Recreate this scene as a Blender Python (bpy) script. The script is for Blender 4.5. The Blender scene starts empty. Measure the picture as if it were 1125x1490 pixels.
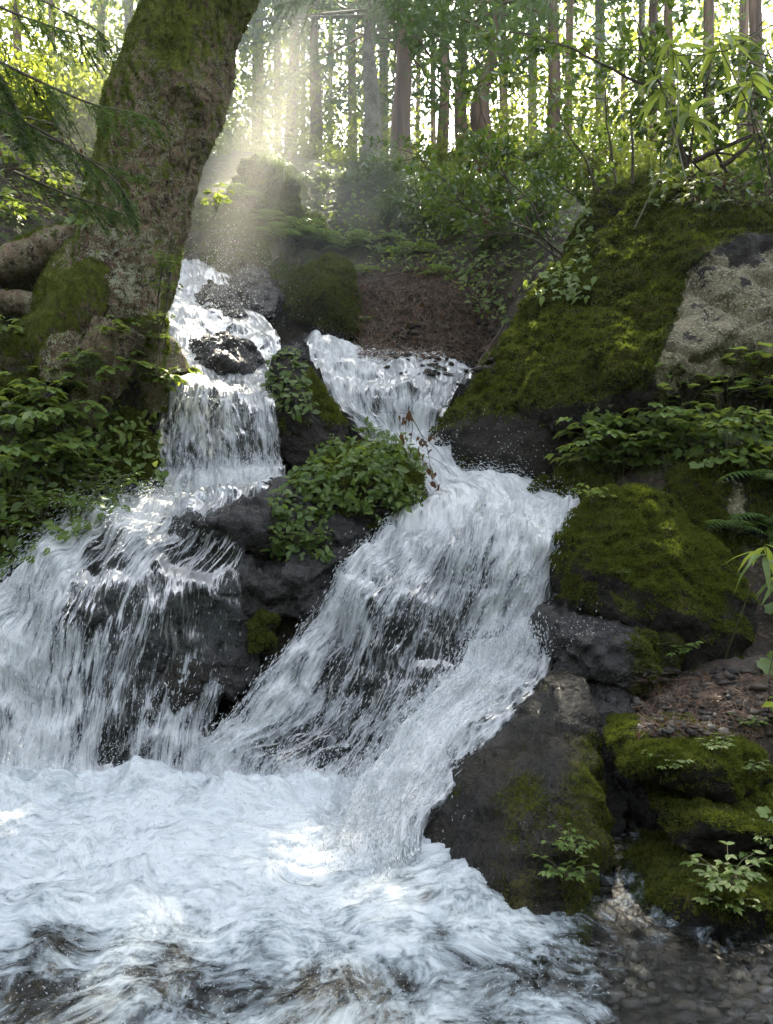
import bpy, bmesh, math, random
import numpy as np
from mathutils import Vector, Matrix
from mathutils.bvhtree import BVHTree
random.seed(7)
rng = np.random.default_rng(7)
R = math.radians
C = bpy.context.scene.collection
sc = bpy.context.scene

# ------------------------------------------------------------------ camera, world, sun, exposure
CAMZ = 1.5
cam_d = bpy.data.cameras.new('camera')
cam = bpy.data.objects.new('camera', cam_d); C.objects.link(cam)
cam.location = (0, 0, CAMZ); cam.rotation_euler = (R(90), 0, 0)
cam_d.sensor_fit = 'HORIZONTAL'; cam_d.sensor_width = 36; cam_d.lens = 36
cam_d.clip_start = 0.05; cam_d.clip_end = 2000
sc.camera = cam
SUN = np.array([0.12, 1.0, 1.15]); SUN /= np.linalg.norm(SUN)
EL = math.asin(SUN[2]); AZ = math.atan2(SUN[0], SUN[1])
w = bpy.data.worlds.new('World'); sc.world = w; w.use_nodes = True
nt = w.node_tree; nt.nodes.clear()
sky = nt.nodes.new('ShaderNodeTexSky'); sky.sky_type = 'NISHITA'; sky.sun_disc = False
sky.sun_elevation = EL; sky.sun_rotation = AZ; sky.air_density = 1.0; sky.dust_density = 1.5
bg = nt.nodes.new('ShaderNodeBackground'); bg.inputs['Strength'].default_value = 0.15
ow = nt.nodes.new('ShaderNodeOutputWorld')
hs = nt.nodes.new('ShaderNodeHueSaturation'); hs.inputs['Saturation'].default_value = .38
nt.links.new(sky.outputs[0], hs.inputs['Color']); nt.links.new(hs.outputs[0], bg.inputs['Color']); nt.links.new(bg.outputs[0], ow.inputs['Surface'])
sd = bpy.data.lights.new('sun', 'SUN'); sd.energy = 5.0; sd.angle = R(0.5); sd.color = (1.0, 0.90, 0.70)
so = bpy.data.objects.new('sun', sd); C.objects.link(so)
so.rotation_euler = Vector(SUN).to_track_quat('Z', 'Y').to_euler(); so.location = (0, 10, 30)
sc.view_settings.view_transform = 'Standard'; sc.view_settings.look = 'None'
sc.view_settings.gamma = 1; sc.view_settings.use_curve_mapping = False
sc.view_settings.exposure = 2.8
sc.cycles.max_bounces = 7; sc.cycles.diffuse_bounces = 3; sc.cycles.glossy_bounces = 2
sc.cycles.transmission_bounces = 4; sc.cycles.transparent_max_bounces = 10; sc.cycles.volume_bounces = 0
sc.cycles.sample_clamp_indirect = 4.0; sc.cycles.caustics_reflective = False; sc.cycles.caustics_refractive = False

# ------------------------------------------------------------------ helpers
F0 = 1125.0
def P(px, py, Y):
    return np.array([(px - 562.5) / F0 * Y, Y, CAMZ + (745 - py) / F0 * Y])
def proj(V):
    V = np.asarray(V); y = np.maximum(V[:, 1], .01)
    return 562.5 + V[:, 0] / y * F0, 745 - (V[:, 2] - CAMZ) / y * F0

_perm = np.random.default_rng(3).permutation(256); _perm = np.concatenate([_perm, _perm, _perm])
_g = np.random.default_rng(4).normal(size=(256, 3)); _g /= np.linalg.norm(_g, axis=1)[:, None]
def pn(p):
    p = np.asarray(p, float); i = np.floor(p).astype(int); f = p - i; i &= 255
    u = f * f * f * (f * (f * 6 - 15) + 10)
    out = 0
    for dx in (0, 1):
        wx = u[:, 0] if dx else 1 - u[:, 0]
        for dy in (0, 1):
            wy = u[:, 1] if dy else 1 - u[:, 1]
            for dz in (0, 1):
                wz = u[:, 2] if dz else 1 - u[:, 2]
                h = _perm[_perm[_perm[(i[:, 0] + dx) & 255] + ((i[:, 1] + dy) & 255)] + ((i[:, 2] + dz) & 255)]
                g = _g[h]
                out = out + wx * wy * wz * (g[:, 0] * (f[:, 0] - dx) + g[:, 1] * (f[:, 1] - dy) + g[:, 2] * (f[:, 2] - dz))
    return out * 1.5
def fbm(p, o=4, lac=2.03, gain=.5):
    p = np.asarray(p, float); s = 0; a = 1
    for k in range(o):
        s = s + a * pn(p + 17.3 * k); p = p * lac; a *= gain
    return s
def sstep(a, b, x):
    t = np.clip((x - a) / (b - a), 0, 1); return t * t * (3 - 2 * t)

def cells(p, seed=0):
    """angular chips: every point takes the height and slant of its nearest random cell centre"""
    p = np.asarray(p, float); i0 = np.floor(p).astype(int); best = np.full(len(p), 1e9); out_ = np.zeros(len(p))
    for dx in (-1, 0, 1):
        for dy in (-1, 0, 1):
            for dz in (-1, 0, 1):
                c = i0 + [dx, dy, dz]; h = _perm[_perm[_perm[c[:, 0] & 255] + (c[:, 1] & 255)] + ((c[:, 2] + seed) & 255)]
                ctr = c + .5 + .45 * _g[h]; v = p - ctr; d = (v ** 2).sum(1); m_ = d < best
                best = np.where(m_, d, best); out_ = np.where(m_, _g[(h * 7) & 255, 0] * .6 + (v * _g[(h * 3 + 1) & 255]).sum(1) * .8, out_)
    return out_
def mesh(name, V, F, mat=None, attrs=None, smooth=True, mats=None, midx=None):
    V = np.asarray(V, np.float32); me = bpy.data.meshes.new(name)
    Fs = F if isinstance(F, list) else [F]
    Fs = [np.asarray(f, np.int32) for f in Fs if len(f)]
    nl = sum(f.size for f in Fs); nf = sum(len(f) for f in Fs)
    me.vertices.add(len(V)); me.vertices.foreach_set('co', V.ravel())
    me.loops.add(nl); me.polygons.add(nf)
    me.loops.foreach_set('vertex_index', np.concatenate([f.ravel() for f in Fs]))
    tot = np.concatenate([np.full(len(f), f.shape[1], np.int32) for f in Fs])
    st = np.concatenate([[0], np.cumsum(tot)[:-1]]).astype(np.int32)
    me.polygons.foreach_set('loop_start', st); me.polygons.foreach_set('loop_total', tot)
    me.polygons.foreach_set('use_smooth', np.full(nf, smooth))
    me.update(calc_edges=True)
    for k, a in (attrs or {}).items():
        a = np.asarray(a, np.float32)
        if a.ndim == 2:
            at = me.attributes.new(k, 'FLOAT_VECTOR', 'POINT'); at.data.foreach_set('vector', a.ravel())
        else:
            at = me.attributes.new(k, 'FLOAT', 'POINT'); at.data.foreach_set('value', a)
    if mat: me.materials.append(mat)
    for m in (mats or []): me.materials.append(m)
    if midx is not None: me.polygons.foreach_set('material_index', np.asarray(midx, np.int32))
    return me
def tag(o, label=None, cat=None, group=None, kind=None):
    if label: o['label'] = label
    if cat: o['category'] = cat
    if group: o['group'] = group
    if kind: o['kind'] = kind
    return o
def obj(name, me, loc=(0, 0, 0), parent=None):
    o = bpy.data.objects.new(name, me); C.objects.link(o); o.location = loc
    if parent: o.parent = parent
    return o
def empty(name, loc, rz=0):
    o = bpy.data.objects.new(name, None); C.objects.link(o); o.location = loc; o.rotation_euler = (0, 0, rz); o.empty_display_size = .1
    return o
def dup(root, loc, rot=(0, 0, 0), s=1.0, label=None, group=None):
    r = root.copy(); C.objects.link(r); r.location = loc; r.rotation_euler = rot; r.scale = (s, s, s)
    for ch in root.children:
        c = ch.copy(); C.objects.link(c); c.parent = r
        for g in ch.children:
            d = g.copy(); C.objects.link(d); d.parent = c
    if label: r['label'] = label
    if group: r['group'] = group
    return r

# ---- material DSL
def newmat(name):
    m = bpy.data.materials.new(name); m.use_nodes = True; m.node_tree.nodes.clear(); return m, m.node_tree
def nd(nt, t, ins=None, **kw):
    n = nt.nodes.new('ShaderNode' + t)
    for k, v in kw.items(): setattr(n, k, v)
    for k, v in (ins or {}).items():
        s = n.inputs[k]
        if isinstance(v, bpy.types.NodeSocket): nt.links.new(v, s)
        elif v is not None: s.default_value = v
    return n
def ramp(nt, fac, stops, interp='LINEAR'):
    n = nt.nodes.new('ShaderNodeValToRGB'); nt.links.new(fac, n.inputs[0]); cr = n.color_ramp; cr.interpolation = interp
    while len(cr.elements) < len(stops): cr.elements.new(0.5)
    for e, (p, c) in zip(cr.elements, stops):
        e.position = p; e.color = (c[0], c[1], c[2], 1) if not isinstance(c, (int, float)) else (c, c, c, 1)
    return n.outputs[0]
def mth(nt, op, a, b=None, c=None, clamp=False):
    n = nt.nodes.new('ShaderNodeMath'); n.operation = op; n.use_clamp = clamp
    for i, v in enumerate((a, b, c)):
        if v is None: continue
        if isinstance(v, bpy.types.NodeSocket): nt.links.new(v, n.inputs[i])
        else: n.inputs[i].default_value = v
    return n.outputs[0]
def mixc(nt, f, a, b, bt='MIX'):
    n = nt.nodes.new('ShaderNodeMix'); n.data_type = 'RGBA'; n.blend_type = bt
    for i, v in ((0, f), (6, a), (7, b)):
        if isinstance(v, bpy.types.NodeSocket): nt.links.new(v, n.inputs[i])
        else: n.inputs[i].default_value = v if i == 0 else (*v, 1)
    return n.outputs[2]
def noise(nt, vec, scale, detail=4, rough=.55, dist=0.0, dims='3D'):
    n = nd(nt, 'TexNoise', {'Scale': scale, 'Detail': detail, 'Roughness': rough, 'Distortion': dist}, noise_dimensions=dims)
    if vec is not None: nt.links.new(vec, n.inputs['Vector'])
    return n.outputs['Fac']
def attr(nt, name): return nd(nt, 'Attribute', attribute_name=name)
def mapr(nt, v, a, b, c=0., d=1.):
    return nd(nt, 'MapRange', {'Value': v, 'From Min': a, 'From Max': b, 'To Min': c, 'To Max': d}, interpolation_type='SMOOTHSTEP').outputs[0]
def out(nt, sh): nt.links.new(sh, nd(nt, 'OutputMaterial').inputs['Surface'])
def pos(nt): return nd(nt, 'NewGeometry').outputs['Position']

def rock_material(name, dark=(.007, .0065, .006), light=(.036, .032, .027), wet=.6, mossA=(.035, .05, .008), mossB=(.11, .135, .02), pale=(.21, .18, .12), scale=1.0, crackbump=.04, spec=None):
    m, t = newmat(name); p = pos(t)
    n1 = noise(t, p, 3.0 * scale, 6, .6); n2 = noise(t, p, 24 * scale, 6, .65); n3 = noise(t, p, 90 * scale, 4, .6)
    base = mixc(t, ramp(t, n1, [(.35, 0.), (.65, 1.)]), dark, light)
    base = mixc(t, mapr(t, n2, .5, .75), base, tuple(min(1, c * 1.5) for c in light))
    base = mixc(t, mth(t, 'MULTIPLY', mapr(t, n3, .5, .72), .6), base, tuple(c * .5 for c in dark))
    pl = attr(t, 'pale').outputs['Fac']
    pm = mapr(t, mth(t, 'ADD', pl, mth(t, 'MULTIPLY', mth(t, 'SUBTRACT', n2, .5), 1.6)), .45, .6)
    palec = mixc(t, ramp(t, noise(t, p, 7, 6, .7), [(.35, 0.), (.6, 1.)]), pale, tuple(c * .45 for c in pale))
    palec = mixc(t, mapr(t, noise(t, p, 45, 4, .7), .52, .62), palec, (.30, .29, .20))
    base = mixc(t, pm, base, palec)
    ms = attr(t, 'moss').outputs['Fac']
    mm = mapr(t, mth(t, 'ADD', ms, mth(t, 'ADD', mth(t, 'MULTIPLY', mth(t, 'SUBTRACT', n2, .5), 1.2), mth(t, 'MULTIPLY', mth(t, 'SUBTRACT', n1, .5), 1.7))), .42, .56)
    mcol = mixc(t, ramp(t, noise(t, p, 9 * scale, 5, .6), [(.35, 0.), (.65, 1.)]), mossA, mossB)
    mcol = mixc(t, mapr(t, n2, .52, .40), mcol, tuple(c * .5 for c in mossA))
    mcol = mixc(t, mapr(t, n3, .4, .7), mcol, tuple(c * .3 for c in mossA))
    mcol = mixc(t, mth(t, 'MULTIPLY', mapr(t, noise(t, p, 5, 3), .55, .7), .5), mcol, (.10, .075, .02))
    col = mixc(t, mm, base, mcol)
    rgh = mth(t, 'ADD', mapr(t, n2, .38, .62, .75 - wet * .62, .95 - wet * .38), mth(t, 'MULTIPLY', mm, .6), clamp=True)
    vo = nd(t, 'TexVoronoi', {'Scale': 2.6 * scale, 'Vector': mixc(t, .4, p, nd(t, 'TexNoise', {'Scale': 6.0}).outputs['Color'], 'ADD')}, feature='DISTANCE_TO_EDGE').outputs['Distance']
    crk = mapr(t, vo, 0., .035)
    n1 = mth(t, 'ADD', n1, mth(t, 'MULTIPLY', mth(t, 'MULTIPLY', crk, crackbump), mth(t, 'SUBTRACT', 1., mm)))
    hb = mth(t, 'ADD', mth(t, 'MULTIPLY', n1, .6), mth(t, 'ADD', mth(t, 'MULTIPLY', n2, .25), mth(t, 'MULTIPLY', n3, mth(t, 'ADD', .08, mth(t, 'MULTIPLY', mm, .12)))))
    bmp = nd(t, 'Bump', {'Strength': 1.0, 'Distance': .09, 'Height': hb})
    b = nd(t, 'BsdfPrincipled', {'Base Color': col, 'Roughness': rgh, 'Normal': bmp.outputs[0], 'Specular IOR Level': spec or (.12 + .38 * wet ** 2)})
    out(t, b.outputs[0]); return m

def leaf_material(name, c1, c2, trans=.45, rough=.45, tint=(.30, .42, .05), spec=.4):
    m, t = newmat(name)
    rnd = nd(t, 'NewGeometry').outputs['Random Per Island']
    oi = nd(t, 'ObjectInfo').outputs['Random']
    f = mth(t, 'FRACT', mth(t, 'ADD', rnd, oi))
    col = mixc(t, f, c1, c2)
    n = noise(t, pos(t), 60, 3)
    col = mixc(t, mth(t, 'MULTIPLY', mapr(t, n, .4, .7), .35), col, tuple(c * .6 for c in c1))
    b = nd(t, 'BsdfPrincipled', {'Base Color': col, 'Roughness': rough, 'Specular IOR Level': spec})
    tr = nd(t, 'BsdfTranslucent', {'Color': mixc(t, .5, col, tint)})
    mx = nd(t, 'MixShader', {0: trans, 1: b.outputs[0], 2: tr.outputs[0]})
    out(t, mx.outputs[0]); return m
def plain(name, col, rough=.8, col2=None, scale=20, bump=.0, stretch=None):
    m, t = newmat(name); p = pos(t)
    if stretch: p = nd(t, 'Mapping', {'Vector': p, 'Scale': stretch}).outputs[0]
    n = noise(t, p, scale, 5, .6)
    c = mixc(t, mapr(t, n, .35, .65), col, col2 or tuple(x * .5 for x in col))
    ins = {'Base Color': c, 'Roughness': rough}
    if bump: ins['Normal'] = nd(t, 'Bump', {'Strength': .8, 'Distance': bump, 'Height': n}).outputs[0]
    out(t, nd(t, 'BsdfPrincipled', ins).outputs[0]); return m

M = {}
M['rock_moss'] = rock_material('mossy_rock', wet=.25, mossA=(.018, .026, .005), mossB=(.085, .095, .016))
M['rock_wet'] = rock_material('wet_rock', dark=(.004, .004, .0045), light=(.018, .016, .015), wet=1.0, mossA=(.025, .03, .008), mossB=(.07, .07, .015))
M['rock_slab'] = rock_material('wet_slab', dark=(.003, .0025, .0018), light=(.017, .0125, .006), wet=1.0, scale=1.6, spec=.4, mossA=(.03, .03, .006), mossB=(.075, .065, .015))
M['rock_dry'] = rock_material('dry_rock', dark=(.06, .05, .04), light=(.17, .145, .11), wet=.1)
M['bed'] = rock_material('bed_rock', dark=(.006, .006, .007), light=(.028, .026, .023), wet=1.0, scale=1.5)
M['moss'] = leaf_material('moss_tufts', (.016, .023, .004), (.125, .13, .024), trans=.35, rough=.9, tint=(.25, .35, .03), spec=.1)
M['leaf'] = leaf_material('herb_leaf', (.09, .16, .035), (.17, .24, .06), trans=.5, tint=(.45, .52, .06))
M['leaf_small'] = leaf_material('creeper_leaf', (.06, .11, .02), (.13, .19, .04), trans=.4)
M['leaf_gloss'] = leaf_material('shrub_leaf', (.03, .07, .012), (.06, .12, .02), trans=.35, rough=.25, spec=.6)
M['leaf_far'] = leaf_material('far_leaf', (.06, .10, .015), (.11, .15, .02), trans=.6, tint=(.42, .46, .05), rough=.6)
M['needle'] = leaf_material('cedar_needles', (.035, .08, .025), (.07, .12, .035), trans=.4, rough=.6, tint=(.2, .3, .04))
M['fern'] = leaf_material('fern_leaf', (.04, .10, .02), (.09, .16, .04), trans=.45)
M['grass'] = leaf_material('grass_blade', (.05, .09, .018), (.10, .14, .03), trans=.4)
M['brown_leaf'] = leaf_material('dead_leaf', (.06, .032, .016), (.12, .06, .025), trans=.25, tint=(.25, .11, .03))
M['twig'] = plain('twig', (.10, .075, .05), .85, (.04, .03, .022), 30)
M['stem'] = plain('green_stem', (.08, .10, .03), .6, (.06, .05, .02), 30)
M['cedar_bark'] = plain('cedar_bark', (.17, .108, .07), .9, (.06, .038, .025), 6, .05, (1, 1, .06))
M['pale_bark'] = plain('pale_bark', (.22, .21, .17), .9, (.07, .065, .045), 16, .03, (1, 1, .4))
M['litter'] = plain('leaf_litter_bits', (.20, .125, .085), .7, (.05, .03, .02), 15)
# ------------------------------------------------------------------ water nets (rows run downstream; each row crosses the flow)
NET = {}
NET['upper'] = [[(228,388,9.2),(258,380,9.3),(300,386,9.35),(338,402,9.35)],
 [(232,420,8.7),(272,415,8.75),(315,425,8.8),(362,445,8.8)],
 [(228,470,7.9),(275,468,7.9),(330,475,8.0),(400,488,8.1)],
 [(222,540,7.1),(280,540,7.15),(345,542,7.2),(412,545,7.3)],
 [(226,568,6.65),(285,568,6.6),(345,570,6.6),(405,578,6.6)],
 [(232,590,6.42),(285,588,6.38),(345,590,6.38),(400,594,6.42)],
 [(228,640,6.3),(285,640,6.25),(345,640,6.25),(408,640,6.3)],
 [(224,694,6.15),(285,694,6.1),(345,694,6.1),(412,688,6.2)],
 [(205,722,5.85),(275,716,5.85),(345,710,5.85),(425,694,5.9)]]
NET['left'] = [[(200,722,5.85),(240,718,5.85),(290,714,5.85),(350,708,5.85),(420,694,5.9)],
 [(168,744,5.6),(215,738,5.6),(262,732,5.6),(322,722,5.6),(400,706,5.6)],
 [(95,782,5.25),(165,770,5.2),(230,762,5.2),(298,752,5.25),(375,738,5.3)],
 [(0,850,4.95),(75,840,4.85),(155,835,4.85),(250,835,4.95),(352,832,5.05)],
 [(-80,950,4.7),(20,945,4.62),(112,950,4.6),(222,960,4.75),(345,950,4.95)],
 [(-120,1070,4.45),(-5,1070,4.4),(92,1080,4.4),(192,1080,4.5),(310,1050,4.75)],
 [(-150,1190,4.2),(-25,1190,4.15),(80,1190,4.15),(185,1185,4.2),(300,1140,4.5)]]
NET['chute'] = [[(440,500,8.6),(520,512,8.6),(600,520,8.6),(700,540,8.6)],
 [(450,522,8.0),(525,530,8),(605,532,8),(688,550,8)],
 [(466,545,7.5),(540,541,7.5),(612,542,7.5),(668,562,7.5)],
 [(480,580,7.2),(540,580,7.1),(604,585,7.1),(652,592,7.2)],
 [(505,618,6.95),(556,626,6.85),(604,628,6.85),(640,625,6.9)],
 [(545,655,6.5),(590,665,6.4),(630,672,6.4),(662,676,6.45)],
 [(565,705,6.0),(625,705,6.0),(690,706,6.0),(762,712,6.1)],
 [(575,748,5.6),(660,742,5.6),(745,738,5.6),(835,735,5.65)],
 [(545,795,5.2),(640,778,5.2),(745,762,5.2),(846,748,5.25)]]
NET['central'] = [[(560,775,5.4),(645,765,5.38),(745,752,5.38),(846,745,5.4)],
 [(505,830,5.05),(612,812,5.0),(725,795,4.98),(835,775,5.05)],
 [(425,930,4.85),(560,915,4.78),(695,895,4.75),(808,860,4.85)],
 [(350,1030,4.68),(505,1025,4.58),(660,1005,4.5),(795,960,4.6)],
 [(295,1110,4.48),(445,1110,4.35),(600,1095,4.25),(760,1040,4.35)],
 [(250,1180,4.2),(400,1195,4.12),(560,1200,4.0),(700,1140,4.1)]]
NET['slide'] = [[(690,930,4.62),(745,920,4.6),(800,905,4.62)],
 [(660,985,4.42),(730,975,4.4),(806,965,4.4)],
 [(590,1080,4.12),(660,1060,4.08),(765,1040,4.0)],
 [(530,1170,3.82),(600,1150,3.75),(690,1115,3.72)],
 [(500,1240,3.55),(565,1225,3.48),(625,1190,3.5)],
 [(500,1310,3.42),(560,1300,3.36),(615,1262,3.38)]]

def catmull(A, n):
    A = np.asarray(A, float); k = len(A)
    Pd = np.concatenate([[2 * A[0] - A[1]], A, [2 * A[-1] - A[-2]]])
    t = np.linspace(0, k - 1, n); i = np.minimum(t.astype(int), k - 2); f = (t - i).reshape((-1,) + (1,) * (A.ndim - 1))
    p0, p1, p2, p3 = Pd[i], Pd[i + 1], Pd[i + 2], Pd[i + 3]
    return .5 * (2 * p1 + (p2 - p0) * f + (2 * p0 - 5 * p1 + 4 * p2 - p3) * f ** 2 + (3 * p1 - p0 - 3 * p2 + p3) * f ** 3)
NET3 = {k: np.array([[P(*q) for q in row] for row in v]) for k, v in NET.items()}

# ------------------------------------------------------------------ terrain
TP = []
for px, py, Y in [(-300,900,4.2),(-120,860,4.5),(-40,830,4.8),(60,800,5.1),(150,740,5.5),(-60,640,5.2),(60,620,5.5),(170,600,6.0),(215,640,6.2),
                  (-250,600,5.2),(-80,520,6),(60,520,6.2),(180,520,6.4),(215,560,6.7),(-100,400,6.6),(40,400,6.9),(150,400,7.3),(200,420,8.2),(-80,260,7.6),(60,240,8.2),
                  (150,265,9),(-60,205,9.5),(80,200,11),(-300,300,8),(-300,120,12),(200,300,9.8),(260,320,10.4),(330,290,10.6),
                  (430,470,9),(400,400,9.8),(440,330,10.6),(520,330,10.6),(540,500,8.6),(640,520,8.3),(700,540,8),(560,440,9.2),(660,440,9.0),(740,440,8.5),
                  (600,370,10),(700,350,9.8),(800,350,9.4),(620,300,11),(780,290,10.5),(430,262,11.4),(540,255,12),(680,268,12.3),(850,300,12),(1000,310,12),(1150,310,12),(330,240,11.6),(250,230,12.2),
                  (900,430,8.5),(1050,390,8.6),(1200,380,8.6),(1000,600,6.4),(1150,560,6.4),(860,690,6.0),(1000,660,5.7),(1150,650,5.6),(1300,640,5.4),
                  (1000,850,5.0),(1150,850,4.8),(900,900,4.9),(1050,960,4.4),(1180,940,4.3),(950,1060,3.85),(1060,1060,3.75),(1180,1060,3.7),(1350,1000,3.7),
                  (900,1200,3.6),(1000,1250,3.5),(1150,1250,3.4),(1350,1250,3.2),(880,1330,3.15),(1180,1350,3.0)]:
    TP.append(P(px, py, Y) - [0, 0, .05])
for x in (-9, -5, -2, 1, 4, 7, 11):                      # forest floor beyond the ridge
    TP += [np.array([x, 15, 8.1 + .06 * abs(x) - (.9 if x > 2 else 0)]), np.array([x, 20, 9.6]), np.array([x, 30, 11.8]), np.array([x, 45, 14.5]), np.array([x, 62, 18.])]
for x, y, z in [(-7,2,.3),(-4,2,.1),(-7,5,2.5),(-9,8,4.8),(-5,4,1.1),(6,2,.6),(4.5,3.2,.9),(6,5,2.3),(8,8,4.6),(7,3.5,1.3),(10,5,3),(12,10,6.4),(-12,10,6.6),(-2,3,-.22),(0,3,-.22),(-1,2,-.25),(.8,2.2,-.2),(1.6,2.4,-.1),(2,2.9,-.04),(0,1,-.3),(2,1,-.15),(-3,1,-.2),
              (0,-3,-.1),(-6,-3,.4),(6,-3,.5)]:
    TP.append(np.array([x, y, z], float))
for k, A in NET3.items():
    for row in A[:-1]:
        for q in row: TP.append(q - [0, -.12, .45])
TP = np.array(TP)
# thin near-duplicates
keep = []
for i, q in enumerate(TP):
    if all(np.hypot(*(q[:2] - TP[j][:2])) > .12 for j in keep): keep.append(i)
TP = TP[keep]
D = np.sqrt(((TP[:, None, :2] - TP[None, :, :2]) ** 2).sum(-1) + .02)
A_ = np.block([[-D + .03 * np.eye(len(TP)), np.ones((len(TP), 1))], [np.ones((1, len(TP))), np.zeros((1, 1))]])
sol = np.linalg.solve(A_, np.concatenate([TP[:, 2], [0]]))
def terr(xy):
    z = np.zeros(len(xy))
    for s in range(0, len(xy), 20000):
        q = xy[s:s + 20000]
        d = np.sqrt(((q[:, None] - TP[None, :, :2]) ** 2).sum(-1) + .02)
        z[s:s + 20000] = -d @ sol[:-1] + sol[-1]
    return z
def terr_full(xy):
    z = terr(xy); p3 = np.column_stack([xy, z * .5])
    amp = sstep(-.1, .6, z)
    return z + amp * (.16 * fbm(p3 * 1.1, 3) + .05 * fbm(p3 * 5, 3)) + .025 * np.abs(fbm(p3 * 9 + 5, 3))
def grid_faces(nv, nu):
    i = np.arange(nv - 1)[:, None] * nu + np.arange(nu - 1)[None]; i = i.ravel()
    return np.column_stack([i, i + 1, i + nu + 1, i + nu])
ys = np.concatenate([np.arange(-4, 1, .5), np.arange(1, 12.5, .035), 12.5 * (70 / 12.5) ** np.linspace(0, 1, 90)])
us = np.linspace(-1, 1, 420)
YY, UU = np.meshgrid(ys, us, indexing='ij')
XX = UU * (3.2 + np.maximum(YY, 0) * .62) + .9 * UU ** 3 * (3 + np.maximum(YY, 0) * .3)
xy = np.column_stack([XX.ravel(), YY.ravel()])
tz = terr_full(xy)
TV = np.column_stack([xy, tz]); TF = grid_faces(len(ys), len(us))
def ground_material():
    m, t = newmat('forest_soil'); p = pos(t)
    n1 = noise(t, p, 2.2, 5, .6); n2 = noise(t, p, 30, 6, .7); n3 = noise(t, p, 9, 5, .6, 1.0)
    c = mixc(t, ramp(t, n1, [(.35, 0.), (.65, 1.)]), (.018, .013, .009), (.052, .037, .026))
    c = mixc(t, mapr(t, n2, .5, .68), c, (.14, .095, .065))
    c = mixc(t, mapr(t, n2, .45, .3), c, (.012, .009, .007))
    ms = attr(t, 'moss').outputs['Fac']
    mm = mapr(t, mth(t, 'ADD', ms, mth(t, 'MULTIPLY', mth(t, 'SUBTRACT', n3, .5), 1.8)), .45, .6)
    c = mixc(t, mm, c, mixc(t, n2, (.025, .038, .007), (.08, .11, .02)))
    wt = attr(t, 'wet').outputs['Fac']
    c = mixc(t, mth(t, 'MULTIPLY', wt, .6), c, (.02, .016, .012))
    v = nd(t, 'TexVoronoi', {'Scale': 16.0, 'Vector': p}, feature='F1')
    peb = mixc(t, v.outputs['Color'], (.012, .010, .009), (.07, .055, .04))
    c = mixc(t, mth(t, 'MULTIPLY', wt, .8), c, mixc(t, mapr(t, v.outputs['Distance'], .25, .5), peb, (.01, .009, .008)))
    hh = mth(t, 'ADD', n2, mth(t, 'MULTIPLY', n3, .5))
    hh = mth(t, 'SUBTRACT', hh, mth(t, 'MULTIPLY', mth(t, 'MULTIPLY', v.outputs['Distance'], 3.), wt))
    b = nd(t, 'BsdfPrincipled', {'Base Color': c, 'Roughness': mth(t, 'SUBTRACT', .9, mth(t, 'MULTIPLY', wt, .65)),
        'Normal': nd(t, 'Bump', {'Strength': .9, 'Distance': .05, 'Height': hh}).outputs[0]})
    out(t, b.outputs[0]); return m
tpx, tpy = proj(TV)
litter_zone = np.exp(-(((tpx - 640) / 150) ** 2 + ((tpy - 470) / 75) ** 2))
tm = np.where(TV[:, 1] > 11, .55, .5) - .55 * litter_zone
tm = np.where((TV[:, 0] > 1.0) & (TV[:, 1] < 5) & (TV[:, 2] < 1.6), .15, tm)
twet = 1 - sstep(.2, .75, TV[:, 2]); twet = np.where((TV[:, 0] > .8) & (TV[:, 1] < 4.6) & (TV[:, 2] < .9), np.where(TV[:, 2] > .12, .12, twet), twet)
ter = obj('ground', mesh('ground', TV, TF, ground_material(), {'moss': tm, 'wet': twet})); tag(ter, kind='structure')

# unseen green slopes behind and beside the viewer, added to block low sky light
th = np.linspace(R(-222), R(42), 90); rr_ = np.array([11., 14., 18., 24., 32.]); zz_ = np.array([-1., 5., 10., 15., 19.])
HV = np.array([[r_ * math.cos(a) , 2 + r_ * math.sin(a), z_] for r_, z_ in zip(rr_, zz_) for a in th]); HV += np.column_stack([fbm(HV * .3, 3), fbm(HV * .3 + 5, 3), 1.5 * fbm(HV * .35 + 9, 3)])
hl = obj('sky_block_hills', mesh('sky_block_hills', HV, grid_faces(5, 90), plain('sky_block_slope', (.03, .045, .012), .95, (.012, .016, .006), 2.5))); tag(hl, kind='structure')
SOLID_V = [TV]; SOLID_F = [np.vstack([TF[:, [0, 1, 2]], TF[:, [0, 2, 3]]])]
def add_solid(V, F):
    off = sum(len(v) for v in SOLID_V)
    SOLID_V.append(np.asarray(V)); F = np.asarray(F)
    if F.shape[1] == 4: F = np.vstack([F[:, [0, 1, 2]], F[:, [0, 2, 3]]])
    SOLID_F.append(F + off)

# ------------------------------------------------------------------ rocks
def hull_remesh(pts, vox, smooth=6):
    bm = bmesh.new()
    for q in pts: bm.verts.new(q)
    r = bmesh.ops.convex_hull(bm, input=bm.verts)
    for v in [v for v in bm.verts if not v.link_faces]: bm.verts.remove(v)
    me = bpy.data.meshes.new('tmp'); bm.to_mesh(me); bm.free()
    o = bpy.data.objects.new('tmp', me); C.objects.link(o)
    m = o.modifiers.new('r', 'REMESH'); m.mode = 'VOXEL'; m.voxel_size = vox
    s = o.modifiers.new('s', 'SMOOTH'); s.factor = .5; s.iterations = smooth
    dg = bpy.context.evaluated_depsgraph_get(); ev = o.evaluated_get(dg); em = ev.to_mesh()
    V = np.empty(len(em.vertices) * 3, np.float32); em.vertices.foreach_get('co', V); V = V.reshape(-1, 3).astype(float)
    F = np.array([list(p.vertices) for p in em.polygons if len(p.vertices) == 4], int)
    ev.to_mesh_clear(); bpy.data.objects.remove(o); bpy.data.meshes.remove(me)
    return V, F
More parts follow.
